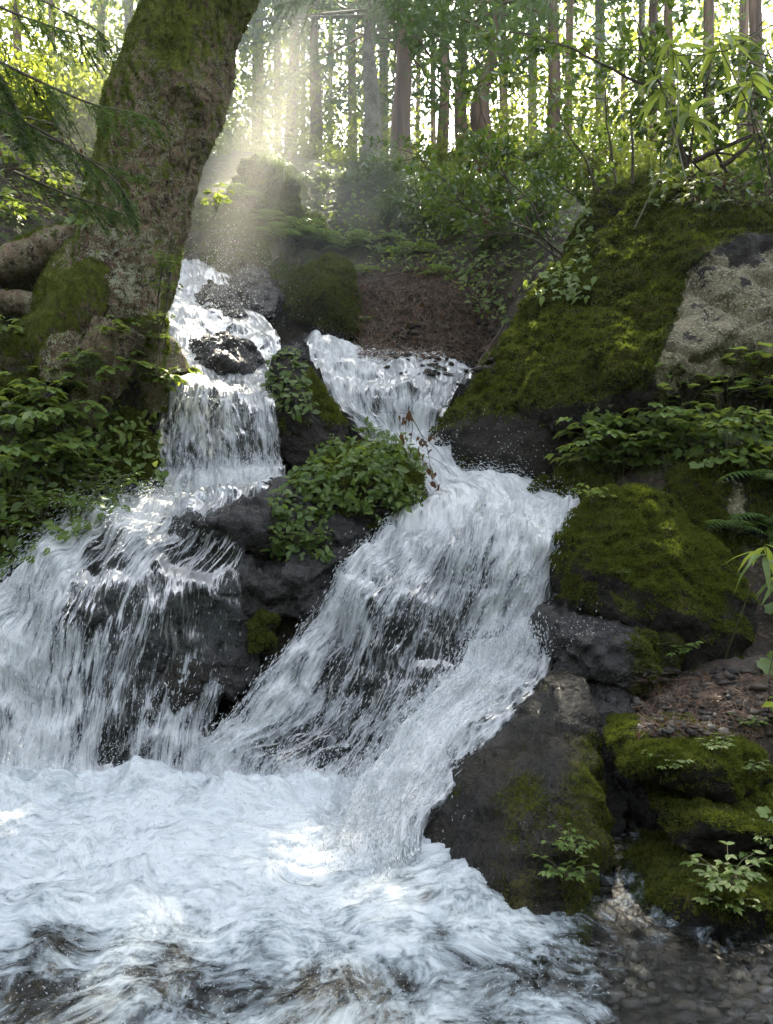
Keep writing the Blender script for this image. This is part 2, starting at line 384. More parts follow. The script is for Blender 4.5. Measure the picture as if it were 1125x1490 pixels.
def vnormals(V, F):
    n = np.zeros_like(V)
    a, b, c = V[F[:, 0]], V[F[:, 1]], V[F[:, 2]]
    fn = np.cross(c - a, V[F[:, 3]] - b) if F.shape[1] == 4 else np.cross(b - a, c - a)
    for k in range(F.shape[1]): np.add.at(n, F[:, k], fn)
    return n / np.maximum(np.linalg.norm(n, axis=1), 1e-9)[:, None]
ROCKS = {}
def tufts(V, F, Nn, w, n, size, droop=.3):
    """many small tapering blades standing on a surface"""
    F3 = np.vstack([F[:, [0, 1, 2]], F[:, [0, 2, 3]]]) if F.shape[1] == 4 else F
    a, b, c = V[F3[:, 0]], V[F3[:, 1]], V[F3[:, 2]]
    ar = np.linalg.norm(np.cross(b - a, c - a), axis=1) * np.maximum(w[F3].mean(1), 0)
    if ar.sum() <= 0: return None
    idx = rng.choice(len(F3), n, p=ar / ar.sum()); r1 = np.sqrt(rng.random(n)); r2 = rng.random(n)
    p = a[idx] * (1 - r1)[:, None] + b[idx] * (r1 * (1 - r2))[:, None] + c[idx] * (r1 * r2)[:, None]
    nn = Nn[F3[idx, 0]] + rng.normal(scale=.55, size=(n, 3)) + [0, 0, -droop]
    nn /= np.linalg.norm(nn, axis=1)[:, None]
    s = np.cross(nn, rng.normal(size=(n, 3))); s /= np.linalg.norm(s, axis=1)[:, None]
    L = size * rng.uniform(.5, 1.4, n)[:, None]; W = L * .22
    Vt = np.stack([p - s * W - nn * L * .2, p + s * W - nn * L * .2, p + nn * L], 1).reshape(-1, 3)
    return Vt, np.arange(3 * n).reshape(-1, 3)
def rock(name, label, front, thick=.8, vox=.03, lump=.07, fine=.012, mat='rock_moss', mossf=None, palef=None, bulge=(), shrink=.75, cat='rock', group=None, ntuft=0, tsize=.024, smooth=6, seed=0, fl=1.2, crack=.5, drop=0, strata=.02, mcush=.035, chip=None):
    pts = [P(*q) for q in front]; c = np.mean(pts, 0)
    back = [c + (q - c) * shrink + [0, thick, 0] for q in pts]
    pts += back + [P(*q) for q in bulge]
    if drop: pts += [q - [0, 0, drop] for q in pts]
    V, F = hull_remesh(pts, vox, min(smooth, 3))
    N = vnormals(V, F)
    s = V + seed * 13.7
    d = lump * fbm(s * fl, 3) - crack * lump * np.maximum(0, 1 - np.abs(fbm(s * fl * 1.7 + 3, 2)) * 7)
    d += fine * fbm(s * 9, 4)
    if chip is None: chip = {'rock_wet': .05, 'rock_slab': .022, 'rock_dry': .05}.get(mat, .018)
    d += chip * (cells(s * 4.2 + .15 * fbm(s * 3, 2)[:, None], seed) + .4 * cells(s * 10, seed + 5))
    if strata:
        q_ = (s @ np.array([.35, .25, .9])) * 5.5 + 1.2 * fbm(s * 1.5, 2); fr = q_ - np.floor(q_); d += strata * (sstep(0, .25, fr) - sstep(.6, 1, fr)) * (.5 + fbm(s * 2 + 8, 2))
    px, py = proj(V); m0 = mossf(V, N, px, py) if mossf else np.zeros(len(V))
    cush = 1 - np.abs(fbm(s * 5.5 + 2, 3)); d += np.clip(m0, 0, 1) * mcush * (cush - .6 + .5 * fbm(s * 14, 2))
    V = V + N * d[:, None]; N = vnormals(V, F)
    px, py = proj(V)
    moss = mossf(V, N, px, py) if mossf else np.zeros(len(V))
    pale = palef(V, N, px, py) if palef else np.zeros(len(V))
    base = np.array([V[:, 0].mean(), V[:, 1].mean(), V[:, 2].min()])
    o = obj(name, mesh(name, V - base, F, M[mat], {'moss': moss, 'pale': pale}), base)
    tag(o, label, cat, group)
    add_solid(V, F)
    if ntuft:
        brk = fbm(V * 4, 3) * .8
        r = tufts(V, F, N, np.clip(moss + brk - .35, 0, 1) ** 1.0, ntuft, tsize)
        if r: obj('moss', mesh('moss', r[0] - base, r[1], M['moss'], smooth=False), (0, 0, 0), o)
    ROCKS[name + str(len(ROCKS))] = (V, F, N, moss, o)
    return o, V, F, N, moss
up = lambda a=-.1, k=1.0: (lambda V, N, px, py: np.clip(.5 + (N[:, 2] + a) * k, 0, 1.2))
none = lambda V, N, px, py: np.zeros(len(V))
def seg(px, py, x0, y0, x1, y1):       # signed side, + is above-left of the line
    return ((x1 - x0) * (y0 - py) - (y1 - y0) * (x0 - px)) / math.hypot(x1 - x0, y1 - y0)
def bigmoss(V, N, px, py):
    lim = np.interp(px, [600, 650, 700, 760, 830, 900, 950, 975, 1000, 1040, 1080, 1125, 1300], [640, 612, 600, 592, 590, 580, 560, 475, 405, 352, 332, 335, 340])
    return np.clip(.5 + (lim - py) / 45. + .25 * N[:, 2], 0, 1.1) 
def bigpale(V, N, px, py):
    n_ = 45 * fbm(V * 2.2, 4)
    a = sstep(940, 965, px + n_ * .5) * sstep(345, 390, py - .5 * (1010 - px) * (px < 1010) + n_ * .6) * (1 - sstep(560, 610, py + n_)) * (.75 + .35 * fbm(V * 5, 3))
    b = .42 * np.exp(-(((px - 890) / 60) ** 2 + ((py - 570) / 50) ** 2))
    return a + b
rock('boulder', 'huge slanting boulder with mossy ridge and pale lichen face, right of the cascade',
     [(628,640,6.5),(655,600,6.7),(700,540,6.9),(745,478,7.1),(800,415,7.3),(850,362,7.5),(900,305,7.7),(945,258,7.8),(985,243,7.8),(1045,252,7.7),(1090,272,7.5),(1250,300,7.4),
      (1320,600,6.2),(1125,625,6.0),(960,640,6.0),(860,670,6.0),(800,720,6.1),(760,742,6.2),(700,705,6.25),(660,672,6.35)],
     thick=1.8, vox=.035, lump=.11, fine=.02, mossf=bigmoss, palef=bigpale, bulge=[(780,560,6.1),(880,470,6.35),(800,600,5.9),(900,560,5.85),(970,400,6.5),(1150,450,5.8),(1000,380,6.5),(1300,450,5.8),(720,620,6.2)], ntuft=190000, tsize=.03, smooth=2, fl=.9, crack=.7, mcush=.06, seed=1, shrink=.85, cat='boulder')
rock('rock', 'dark mossy slab leaning behind the ridge of the huge slanting boulder',
     [(815,390,8.0),(835,340,8.1),(870,285,8.2),(910,258,8.3),(950,248,8.4),(960,290,8.2),(880,370,8.0),(820,420,8.0)], thick=.5, vox=.04, mossf=up(.0), ntuft=15000, seed=2)
rock('boulder', 'rounded green boulder by the lip of the main fall, below the leafy herbs',
     [(806,835,4.75),(818,780,4.85),(852,742,4.95),(892,716,5.0),(937,706,5.0),(982,722,4.95),(1015,765,4.85),(1062,818,4.7),(1090,872,4.6),(1095,935,4.5),(1062,980,4.45),(1000,985,4.4),(900,930,4.5),(812,885,4.65)],
     thick=.8, vox=.022, lump=.05, fine=.012, mossf=lambda V, N, px, py: np.clip(.30 + 1.0 * (N[:, 2] - .1) + .35 * sstep(880, 760, py), 0, 1.2), bulge=[(880,830,4.4),(985,800,4.5),(1010,900,4.25),(900,900,4.35)], ntuft=90000, tsize=.021, seed=3, cat='boulder', smooth=4)
rock('boulder', 'mossy boulder with a bare pale streak, behind the rounded green boulder',
     [(975,735,5.3),(990,690,5.4),(1015,668,5.45),(1062,657,5.45),(1125,665,5.4),(1230,700,5.3),(1230,830,5.0),(1090,860,4.95),(1020,790,5.1)],
     thick=.7, vox=.025, lump=.05, mossf=lambda V, N, px, py: np.clip(.5 + .8 * (N[:, 2] - .15) - .5 * np.exp(-((px - 1072) / 14) ** 2 - ((py - 735) / 45) ** 2), 0, 1.2),
     palef=lambda V, N, px, py: .8 * np.exp(-((px - 1072) / 20) ** 2 - ((py - 735) / 55) ** 2), ntuft=45000, tsize=.024, seed=4, cat='boulder')
rock('rock', 'black wet rock with a mossy right end under the rounded green boulder',
     [(786,930,4.5),(790,890,4.6),(850,882,4.65),(920,890,4.6),(962,893,4.5),(985,930,4.4),(988,985,4.3),(950,1010,4.15),(870,1000,4.15),(800,985,4.3)],
     thick=.5, vox=.018, lump=.05, mat='rock_wet', mossf=lambda V, N, px, py: sstep(885, 960, px) * .9, bulge=[(840,930,4.25),(930,940,4.15)], ntuft=12000, tsize=.018, seed=5, crack=.9)
rock('rock', 'large wet brown slab jutting into the foot of the cascade',
     [(588,1238,3.62),(620,1155,3.75),(690,1085,3.88),(760,1032,3.95),(808,996,4.0),(848,990,4.0),(868,1030,3.85),(878,1110,3.6),(876,1200,3.35),(862,1275,3.12),(835,1345,2.92),(775,1368,2.9),(720,1352,3.0),(655,1300,3.25)],
     thick=.8, vox=.016, lump=.04, fine=.008, mat='rock_slab', mossf=lambda V, N, px, py: .75 * sstep(800, 850, px) * sstep(1010, 1120, py) + .34 * sstep(640, 760, px) * sstep(1050, 1200, py),
     bulge=[(800,1180,3.18),(740,1250,3.1),(840,1200,3.15)], ntuft=30000, tsize=.013, seed=6, smooth=5, fl=1.6, crack=.3, drop=.15)
rock('rock', 'small black block wedged behind the top of the wet brown slab',
     [(845,1015,4.05),(880,1000,4.05),(930,1010,4.0),(950,1050,3.9),(935,1120,3.75),(900,1200,3.6),(880,1270,3.45),(860,1260,3.5),(865,1120,3.8)],
     thick=.5, vox=.016, lump=.05, mat='rock_wet', mossf=none, seed=7, crack=1.0)
rock('rock', 'mossy ledge stone topmost of the stacked stones in the lower right bank',
     [(890,1078,3.5),(930,1064,3.55),(1000,1064,3.6),(1060,1076,3.6),(1108,1092,3.55),(1118,1135,3.45),(1060,1162,3.3),(980,1150,3.3),(905,1122,3.35)],
     thick=.4, vox=.013, lump=.025, fine=.008, mossf=lambda V, N, px, py: np.clip(.36 + .8 * (N[:, 2] + .1), 0, 1.1), bulge=[(960,1110,3.2),(1050,1120,3.25)], ntuft=40000, tsize=.016, seed=8)
rock('rock', 'angular stone with wet bare corner, middle of the stacked stones at lower right',
     [(952,1158,3.4),(1010,1150,3.45),(1130,1172,3.4),(1240,1180,3.35),(1240,1262,3.15),(1130,1262,3.1),(1050,1258,3.08),(985,1240,3.15),(955,1205,3.3)],
     thick=.4, vox=.014, lump=.03, fine=.008, mossf=lambda V, N, px, py: np.clip(.5 + .9 * N[:, 2] - .6 * np.exp(-((px - 1025) / 35) ** 2 - ((py - 1225) / 30) ** 2), 0, 1.1), bulge=[(1035,1200,3.02),(1120,1215,3.0)], ntuft=30000, tsize=.016, seed=9, smooth=3)
rock('rock', 'low dark mossy stone lowest of the stacked stones in the lower right bank',
     [(905,1262,3.35),(950,1240,3.45),(1050,1255,3.4),(1240,1262,3.3),(1240,1365,2.85),(1090,1362,2.85),(985,1350,2.9),(925,1318,3.1)],
     thick=.4, vox=.014, lump=.03, fine=.008, mossf=lambda V, N, px, py: np.clip(.42 + .5 * N[:, 2], 0, 1.1), bulge=[(1060,1310,2.8),(1000,1300,2.9)], ntuft=35000, tsize=.016, seed=10)
rock('rock', 'dark stone in the shadowy gap behind the stacked stones',
     [(880,1120,3.85),(960,1120,3.85),(1000,1200,3.7),(960,1290,3.5),(880,1290,3.5)], thick=.3, vox=.025, mat='rock_wet', mossf=none, seed=11)
rock('rock', 'flat ledge rock with thin water sliding over it, above the black blocks',
     [(235,758,5.35),(300,728,5.62),(400,705,5.7),(470,700,5.6),(545,745,5.45),(560,770,5.4),(480,800,5.3),(400,800,5.25),(300,792,5.2),(245,785,5.25)],
     thick=.35, vox=.018, lump=.035, mat='rock_wet', mossf=none, bulge=[(380,760,5.1),(300,760,5.12)], seed=12, crack=.8)
rock('rock', 'upper black block in the wet wall between the two lower falls',
     [(285,800,5.3),(400,795,5.35),(530,790,5.35),(540,800,5.3),(478,845,5.15),(470,900,5.0),(400,900,5.0),(365,890,5.05),(300,860,5.15)],
     thick=.4, vox=.018, lump=.05, mat='rock_wet', mossf=none, bulge=[(430,840,5.0),(390,850,4.98)], seed=13, crack=1.1, smooth=2)
rock('rock', 'lower black block under the ledge, beside the mossy nub',
     [(200,880,5.0),(290,850,5.1),(375,880,5.05),(395,930,4.95),(375,980,4.9),(325,1010,4.85),(262,1000,4.8),(210,960,4.85)],
     thick=.4, vox=.018, lump=.06, mat='rock_wet', mossf=none, seed=14, crack=1.1, smooth=2)
rock('rock', 'small brown wet stone poking out between the two lower falls',
     [(236,985,4.75),(250,955,4.8),(280,955,4.8),(298,985,4.7),(285,1020,4.62),(250,1035,4.6)], thick=.25, vox=.012, lump=.02, mat='rock_slab', mossf=none, seed=15)
rock('rock', 'mossy nub beside the black blocks left of the main fall',
     [(358,905,4.95),(375,893,4.98),(398,905,4.92),(392,945,4.85),(368,955,4.83)], thick=.2, vox=.012, lump=.02, mossf=up(.4), ntuft=5000, tsize=.016, seed=16)
rock('rock', 'dark rock showing through the left fall near its upper lip',
     [(105,900,4.86),(130,850,4.93),(160,800,5.0),(182,785,5.05),(185,820,4.95),(160,870,4.82),(130,905,4.76)], thick=.3, vox=.016, lump=.03, mat='rock_wet', mossf=none, seed=17, crack=1)
rock('boulder', 'creeper-topped rock between the pointed rock and the main chute',
     [(398,752,5.55),(425,700,5.75),(475,655,5.9),(530,636,5.95),(585,648,5.9),(612,688,5.8),(620,750,5.6),(612,775,5.5),(585,778,5.45),(560,748,5.4),(520,752,5.35),(450,768,5.35)],
     thick=.45, vox=.018, lump=.04, mossf=lambda V, N, px, py: np.clip(.5 + .8 * N[:, 2] + .6 * sstep(570, 600, px), 0, 1.1), bulge=[(500,700,5.4),(570,700,5.45)], ntuft=35000, tsize=.021, seed=18, cat='boulder')
rock('rock', 'dark recess stone under the creeper-topped rock',
     [(400,760,5.6),(520,745,5.65),(620,760,5.65),(600,810,5.5),(500,800,5.5),(420,800,5.5)], thick=.3, vox=.025, mat='rock_wet', mossf=none, seed=19)
rock('boulder', 'pointed upright rock with creepers on its upper face, dividing the upper falls',
     [(383,580,6.75),(390,515,6.9),(405,506,6.95),(432,512,6.95),(455,545,6.85),(512,630,6.6),(490,655,6.4),(425,690,6.3),(405,650,6.4)],
     thick=.5, vox=.02, lump=.03, mat='rock_moss', mossf=lambda V, N, px, py: np.clip(1.0 - sstep(-12, 22, -seg(px, py, 445, 520, 462, 600)) - sstep(600, 630, py), 0, 1), bulge=[(430,590,6.35)], ntuft=18000, tsize=.024, seed=20, crack=.3, cat='boulder')
rock('rock', 'rounded wet rock amid the spray of the upper left fall',
     [(252,520,7.4),(270,495,7.5),(325,484,7.55),(372,498,7.5),(386,525,7.4),(372,552,7.2),(320,558,7.1),(262,552,7.15)], thick=.5, vox=.02, lump=.04, mat='rock_wet', mossf=none, bulge=[(320,520,6.95)], seed=21)
rock('rock', 'small dark rock at the head of the upper left fall',
     [(285,440,8.4),(305,405,8.6),(345,415,8.6),(360,462,8.2),(310,470,8.1)], thick=.3, vox=.025, mat='rock_wet', mossf=none, seed=22)
rock('boulder', 'green dome-topped boulder with an undercut dark base, on the far bank above the chute',
     [(410,425,9.2),(432,392,9.35),(478,370,9.4),(512,380,9.35),(522,430,9.2),(522,492,8.9),(478,492,8.85),(440,468,8.95),(412,452,9.05)],
     thick=.6, vox=.028, lump=.04, mossf=lambda V, N, px, py: np.clip(1.1 - sstep(0, 22, py - (452 + .22 * (px - 412))), 0, 1.1), bulge=[(470,430,8.75)], ntuft=35000, tsize=.029, seed=23, cat='boulder')
rock('boulder', 'misty brown rock wall at the head of the upper left fall',
     [(225,300,9.9),(330,282,10.1),(390,300,10.1),(430,345,9.8),(440,430,9.4),(400,470,9.2),(330,460,9.2),(240,440,9.1),(215,380,9.3)],
     thick=.8, vox=.04, lump=.12, mat='rock_dry', mossf=up(-.2), bulge=[(330,350,9.3)], seed=24, cat='boulder')
rock('boulder', 'peaked misty boulder lit along its crest, on the ridge above the upper left fall',
     [(322,300,10.2),(342,245,10.4),(372,217,10.5),(402,240,10.45),(428,270,10.4),(440,330,10.1),(400,345,9.9),(340,330,9.9)],
     thick=.8, vox=.04, lump=.06, mat='rock_dry', mossf=up(.1), ntuft=12000, tsize=.03, seed=25, cat='boulder', smooth=3)
rock('rock', 'mossy shoulder rock below the peaked misty boulder, under the ferns',
     [(395,330,10.3),(430,300,10.5),(465,310,10.5),(480,345,10.3),(455,385,10.0),(410,380,10.0)], thick=.6, vox=.035, mossf=up(.3), ntuft=12000, tsize=.037, seed=26)
rock('rock', 'brown stone under the grassy overhang of the ridge',
     [(495,320,11.0),(520,298,11.1),(545,305,11.1),(560,330,11),(530,345,10.9)], thick=.5, vox=.035, mat='rock_dry', mossf=none, seed=27)
rock('rock', 'long wet stone lying beside the water below the dome-topped boulder',
     [(400,505,8.4),(440,488,8.6),(520,500,8.6),(545,515,8.5),(525,532,8.3),(460,528,8.2),(420,522,8.2)], thick=.4, vox=.025, lump=.05, mat='rock_wet', mossf=lambda V, N, px, py: .6 * sstep(470, 540, px), seed=28)
rock('rock', 'grey stone at the top of the chute beside the dirt bank',
     [(520,485,8.9),(545,468,9),(575,475,9),(580,505,8.7),(548,515,8.6)], thick=.3, vox=.025, mat='rock_wet', mossf=up(-.2), seed=29)
rock('rock', 'little moss cushion stone at the water edge below the huge boulder',
     [(768,725,5.9),(775,703,5.95),(795,696,5.95),(812,715,5.9),(815,745,5.8),(775,748,5.8)], thick=.25, vox=.015, lump=.02, mossf=up(.8), ntuft=9000, tsize=.021, seed=30)
rock('rock', 'dim mossy rock under the herbs between the huge boulder and the rounded green boulder',
     [(808,690,5.85),(820,665,5.9),(870,655,5.9),(900,680,5.8),(890,740,5.6),(835,752,5.6)], thick=.4, vox=.02, lump=.04, mossf=up(.2), ntuft=14000, tsize=.018, seed=31)
rock('boulder', 'grey-faced mossy boulder beside the roots in the left bank',
     [(-30,560,5.6),(0,540,5.8),(45,545,5.9),(88,552,5.85),(92,580,5.75),(60,612,5.6),(20,640,5.5),(-40,640,5.4)], thick=.5, vox=.02, lump=.04, mossf=lambda V, N, px, py: np.clip(1. - sstep(35, 60, px), 0, 1), palef=lambda V, N, px, py: .25 * sstep(35, 60, px), ntuft=14000, tsize=.018, seed=32, cat='boulder')
rock('boulder', 'bulging mossy rock with a sunlit edge, left of the middle fall',
     [(110,650,5.75),(140,615,5.9),(190,600,6.0),(212,640,5.95),(218,675,5.8),(205,700,5.7),(150,705,5.6),(115,690,5.6)], thick=.5, vox=.018, lump=.04, mossf=up(.45, .8), ntuft=30000, tsize=.021, seed=33, cat='boulder')
rock('rock', 'wet black rock corner where the left fall begins',
     [(165,705,5.7),(198,695,5.75),(232,690,6.0),(236,722,5.9),(196,742,5.6),(168,738,5.55)], thick=.3, vox=.015, lump=.03, mat='rock_wet', mossf=lambda V, N, px, py: .6 * (1 - sstep(170, 190, px)), seed=34)
rock('rock', 'dark damp rock at the foot of the left bank beside the left fall',
     [(-60,830,5.0),(20,800,5.15),(90,760,5.3),(140,745,5.4),(100,790,5.2),(10,850,4.9),(-60,880,4.8)], thick=.5, vox=.022, mat='rock_wet', mossf=lambda V, N, px, py: .6 * (1 - sstep(740, 800, py)), ntuft=6000, seed=35)
rock('boulder', 'steep mossy boulder in the lower left bank under the herbs',
     [(-90,740,5.2),(-60,650,5.4),(30,640,5.6),(110,670,5.6),(130,740,5.4),(60,790,5.1),(-60,830,4.95)], thick=.5, vox=.022, lump=.05, mossf=lambda V, N, px, py: np.clip(.62 + .4 * N[:, 2], 0, 1), ntuft=35000, tsize=.021, seed=36, cat='boulder')
rock('rock', 'half-drowned brown rock with water pouring round it, lower left corner',
     [(-20,1440,2.75),(0,1400,2.85),(45,1392,2.9),(82,1425,2.8),(90,1470,2.7),(30,1500,2.6)], thick=.25, vox=.012, lump=.03, mat='rock_slab', mossf=none, seed=37)
rock('rock', 'dark submerged rock under sunlit spray near the lower left edge',
     [(40,1370,3.02),(60,1335,3.1),(100,1330,3.12),(112,1362,3.02),(80,1400,2.92)], thick=.25, vox=.012, lump=.03, mat='rock_slab', mossf=none, seed=38)
rock('rock', 'round dark stone bobbing out of the foam near the wet brown slab',
     [(618,1368,2.86),(622,1345,2.92),(640,1338,2.94),(658,1352,2.9),(655,1375,2.83),(635,1382,2.8)], thick=.1, vox=.006, lump=.008, mat='rock_slab', mossf=none, seed=39)
rock('rock', 'wet brown rock on the right shoulder of the upper left fall head', [(330,420,8.9),(345,392,9.1),(385,395,9.1),(408,430,8.8),(395,462,8.5),(352,452,8.5)], thick=.4, vox=.025, lump=.05, mat='rock_wet', mossf=none, seed=40)
rock('rock', 'dark misted rock above the upper left fall head beside the trunk', [(240,392,9.5),(255,352,9.8),(300,345,9.8),(325,378,9.6),(300,396,9.3),(262,398,9.3)], thick=.4, vox=.025, lump=.05, mat='rock_wet', mossf=up(-.3), seed=41)
# ------------------------------------------------------------------ water
def foam_material(name, tint=(.80, .81, .825), mid=(.38, .40, .43), sc_u=6.5, sc_v=1.5, contrast=1.0, bd=.05):
    m, t = newmat(name)
    uv = attr(t, 'flow').outputs['Vector']; fo = attr(t, 'foam').outputs['Fac']
    p1 = nd(t, 'Mapping', {'Vector': uv, 'Scale': (sc_u, sc_v, 3)}).outputs[0]
    p2 = nd(t, 'Mapping', {'Vector': uv, 'Scale': (sc_u * 3.6, sc_v * 3.4, 9)}).outputs[0]
    p3 = nd(t, 'Mapping', {'Vector': uv, 'Scale': (sc_u * 12, sc_v * 8, 20)}).outputs[0]
    a = noise(t, p1, 1.0, 4, .6, .8); b = noise(t, p2, 1.0, 4, .6, .6); c = noise(t, p3, 1.0, 3, .6, .3)
    s = mth(t, 'ADD', mth(t, 'MULTIPLY', mth(t, 'SUBTRACT', a, .5), 2.1), mth(t, 'ADD', mth(t, 'MULTIPLY', mth(t, 'SUBTRACT', b, .5), 1.9), mth(t, 'MULTIPLY', mth(t, 'SUBTRACT', c, .5), 1.1)))
    s = mth(t, 'ADD', mth(t, 'MULTIPLY', s, contrast), fo)
    f = mapr(t, s, .12, .80)
    col = mixc(t, mapr(t, s, .5, 1.15), mid, tint)
    hgt = mth(t, 'ADD', mth(t, 'MULTIPLY', a, .5), mth(t, 'ADD', mth(t, 'MULTIPLY', b, .5), mth(t, 'MULTIPLY', c, .22)))
    bmp = nd(t, 'Bump', {'Strength': .8, 'Distance': bd, 'Height': hgt})
    white = nd(t, 'BsdfPrincipled', {'Base Color': col, 'Roughness': .45, 'Normal': bmp.outputs[0], 'Specular IOR Level': .5})
    tl = nd(t, 'BsdfTranslucent', {'Color': tint + (1,), 'Normal': bmp.outputs[0]})
    white = nd(t, 'MixShader', {0: .25, 1: white.outputs[0], 2: tl.outputs[0]})
    bg2 = nd(t, 'Bump', {'Strength': .35, 'Distance': .05, 'Height': hgt})
    gl = nd(t, 'BsdfGlossy', {'Color': (.8, .8, .8, 1), 'Roughness': .32, 'Normal': bg2.outputs[0]})
    tp = nd(t, 'BsdfTransparent', {'Color': (.86, .92, .92, 1)})
    fr = nd(t, 'Fresnel', {'IOR': 1.33, 'Normal': bg2.outputs[0]})
    clear = nd(t, 'MixShader', {0: mth(t, 'MULTIPLY', fr.outputs[0], .7), 1: tp.outputs[0], 2: gl.outputs[0]})
    mx = nd(t, 'MixShader', {0: f, 1: clear.outputs[0], 2: white.outputs[0]})
    out(t, mx.outputs[0]); return m
M['fall'] = foam_material('falling_water')
M['fall_thin'] = foam_material('thin_falling_water', sc_u=12, sc_v=1.3, contrast=1.25)
M['pool'] = foam_material('pool_water', sc_u=4., sc_v=6., contrast=.64, mid=(.28, .33, .36), tint=(.62, .66, .69), bd=.03)
m, t = newmat('spray'); 
_w = nd(t, 'BsdfPrincipled', {'Base Color': (.68, .72, .75, 1), 'Roughness': .25}); _t = nd(t, 'BsdfTranslucent', {'Color': (.75, .79, .82, 1)})
out(t, nd(t, 'MixShader', {0: .35, 1: _w.outputs[0], 2: _t.outputs[0]}).outputs[0]); M['spray'] = m

def lumps(p, a=.10): return 1.5 * a * fbm(p * 1.7 + 40, 3) + a * .5 * np.maximum(0, fbm(p * 4.2 + 9, 2))
FALLS = {}
STRK = {'V': [], 'F': [], 'n': 0}
def spindle(p, d, L, Wd):
    n = len(p); d = d / np.linalg.norm(d, axis=1)[:, None]
    s = np.cross(d, rng.normal(size=(n, 3))); s /= np.linalg.norm(s, axis=1)[:, None]; u = np.cross(d, s)
    L = L[:, None]; Wd = Wd[:, None]
    a = p - d * L * .5; b = p + d * L * .5; m_ = p + d * L * .12
    V = np.stack([a, m_ + s * Wd, m_ + (-.5 * s + .87 * u) * Wd, m_ + (-.5 * s - .87 * u) * Wd, b], 1).reshape(-1, 3)
    F = np.array([[0, 2, 1], [0, 3, 2], [0, 1, 3], [4, 1, 2], [4, 2, 3], [4, 3, 1]])
    return V, (np.arange(n)[:, None, None] * 5 + F[None]).reshape(-1, 3)
def add_spray(p, d, L, W_):
    V, F = spindle(p, d, L, W_); STRK['V'].append(V); STRK['F'].append(F + STRK['n']); STRK['n'] += len(V)
def fall(key, label, nu, nv, foam=.55, gaps=(), amp=.035, mat='fall', streaks=4000, lump=.1, bedoff=.07, sk=(0, 1), feather=.06, extra=None, spread=.06):
    A = NET3[key]
    G = catmull(A, nv); G = catmull(G.transpose(1, 0, 2), nu).transpose(1, 0, 2)     # nv x nu x 3
    du = np.gradient(G, axis=1); dv = np.gradient(G, axis=0)
    Nn = np.cross(du, dv); Nn /= np.linalg.norm(Nn, axis=2)[..., None]
    if Nn[..., 1].mean() > 0 or Nn[..., 2].mean() < 0: Nn = -Nn
    Lu = np.cumsum(np.linalg.norm(du, axis=2), 1); Lv = np.cumsum(np.linalg.norm(dv, axis=2), 0)
    Lu = Lu - Lu[:, nu // 2][:, None]
    wu = Lu.mean(0)[None] * .6 + Lu * .4
    flat = G.reshape(-1, 3); px, py = proj(flat)
    fl = np.stack([wu, Lv, np.zeros_like(Lu)], 2).reshape(-1, 3)
    ub = np.tile(np.linspace(0, 1, nu), (nv, 1)).ravel(); vb = np.repeat(np.linspace(0, 1, nv), nu)
    lum = lumps(flat, lump)
    fo = np.full(len(flat), foam + .17)
    for gx, gy, rx, ry, s in gaps:
        fo -= s * np.exp(-((px - gx) / rx) ** 2 - ((py - gy) / ry) ** 2)
    if extra is not None: fo = extra(fo, flat, px, py, ub, vb)
    if key in ('left', 'central'): fo = fo + .45 * sstep(.80, .97, vb + .12 * fbm(flat * 3, 3))
    edge = np.minimum(ub, 1 - ub) / feather
    fo = fo - .6 * (1 - np.clip(edge + .5 * fbm(fl * [3, 3, 1] + 2, 2), 0, 1))
    q1 = fl * [7, 1.5, 1]; q2 = fl * [24, 5, 1]; q3 = fl * [60, 14, 1]
    wn = fl + .12 * np.stack([fbm(fl * 2.2, 2), fbm(fl * 2.2 + 7, 2), 0 * fl[:, 0]], 1)
    st = amp * (fbm(wn * [7, 1.5, 1], 3) + .32 * fbm(wn * [22, 4.5, 1], 3) + .12 * pn(q3))
    thick = .02 + .05 * np.clip(fo, 0, 1)
    N2 = Nn.reshape(-1, 3)
    Vw = flat + N2 * (lum + st + thick)[:, None]
    Vb = flat + N2 * (lum - bedoff + .05 * fbm(flat * 6, 3) + .06 * cells(flat * 4.5, 3) - .02)[:, None] + [0, .02, -.02]
    sink = np.where(vb > .9, sstep(.92, 1., vb), 0) * (key in ('upper', 'chute')) + np.where(vb < .1, sstep(.05, 0, vb), 0) * (key in ('central', 'left', 'slide'))
    Vw[:, 2] -= .22 * sink; Vb[:, 2] -= .22 * sink
    Fg = grid_faces(nv, nu)
    o = obj('waterfall', mesh('waterfall', Vw, Fg, M[mat], {'foam': fo, 'flow': fl})); tag(o, kind='structure'); o['label'] = label
    s = 2; Gi = np.arange(nv * nu).reshape(nv, nu)[::s, ::s]; Vb2 = Vb[Gi.ravel()]; Fb = grid_faces(*Gi.shape)
    b = obj('stream_bed', mesh('stream_bed', Vb2, Fb, M['bed'], {'moss': np.zeros(len(Vb2)), 'pale': np.zeros(len(Vb2))})); tag(b, kind='structure')
    add_solid(Vw, Fg)
    # airborne strands
    if streaks:
        wgt = np.clip(fo, .05, 1) * (1.0)
        idx = rng.choice(len(flat), streaks, p=wgt / wgt.sum())
        d = dv.reshape(-1, 3)[idx]; d = d / np.linalg.norm(d, axis=1)[:, None] + rng.normal(scale=.12, size=d.shape)
        off = .01 + rng.exponential(spread * .5, streaks)
        add_spray(Vw[idx] + N2[idx] * off[:, None] + rng.normal(scale=.01, size=(streaks, 3)), d, rng.uniform(.010, .040, streaks), rng.uniform(.0015, .0036, streaks))
    FALLS[key] = (Vw, N2, dv.reshape(-1, 3), px, py, fo)
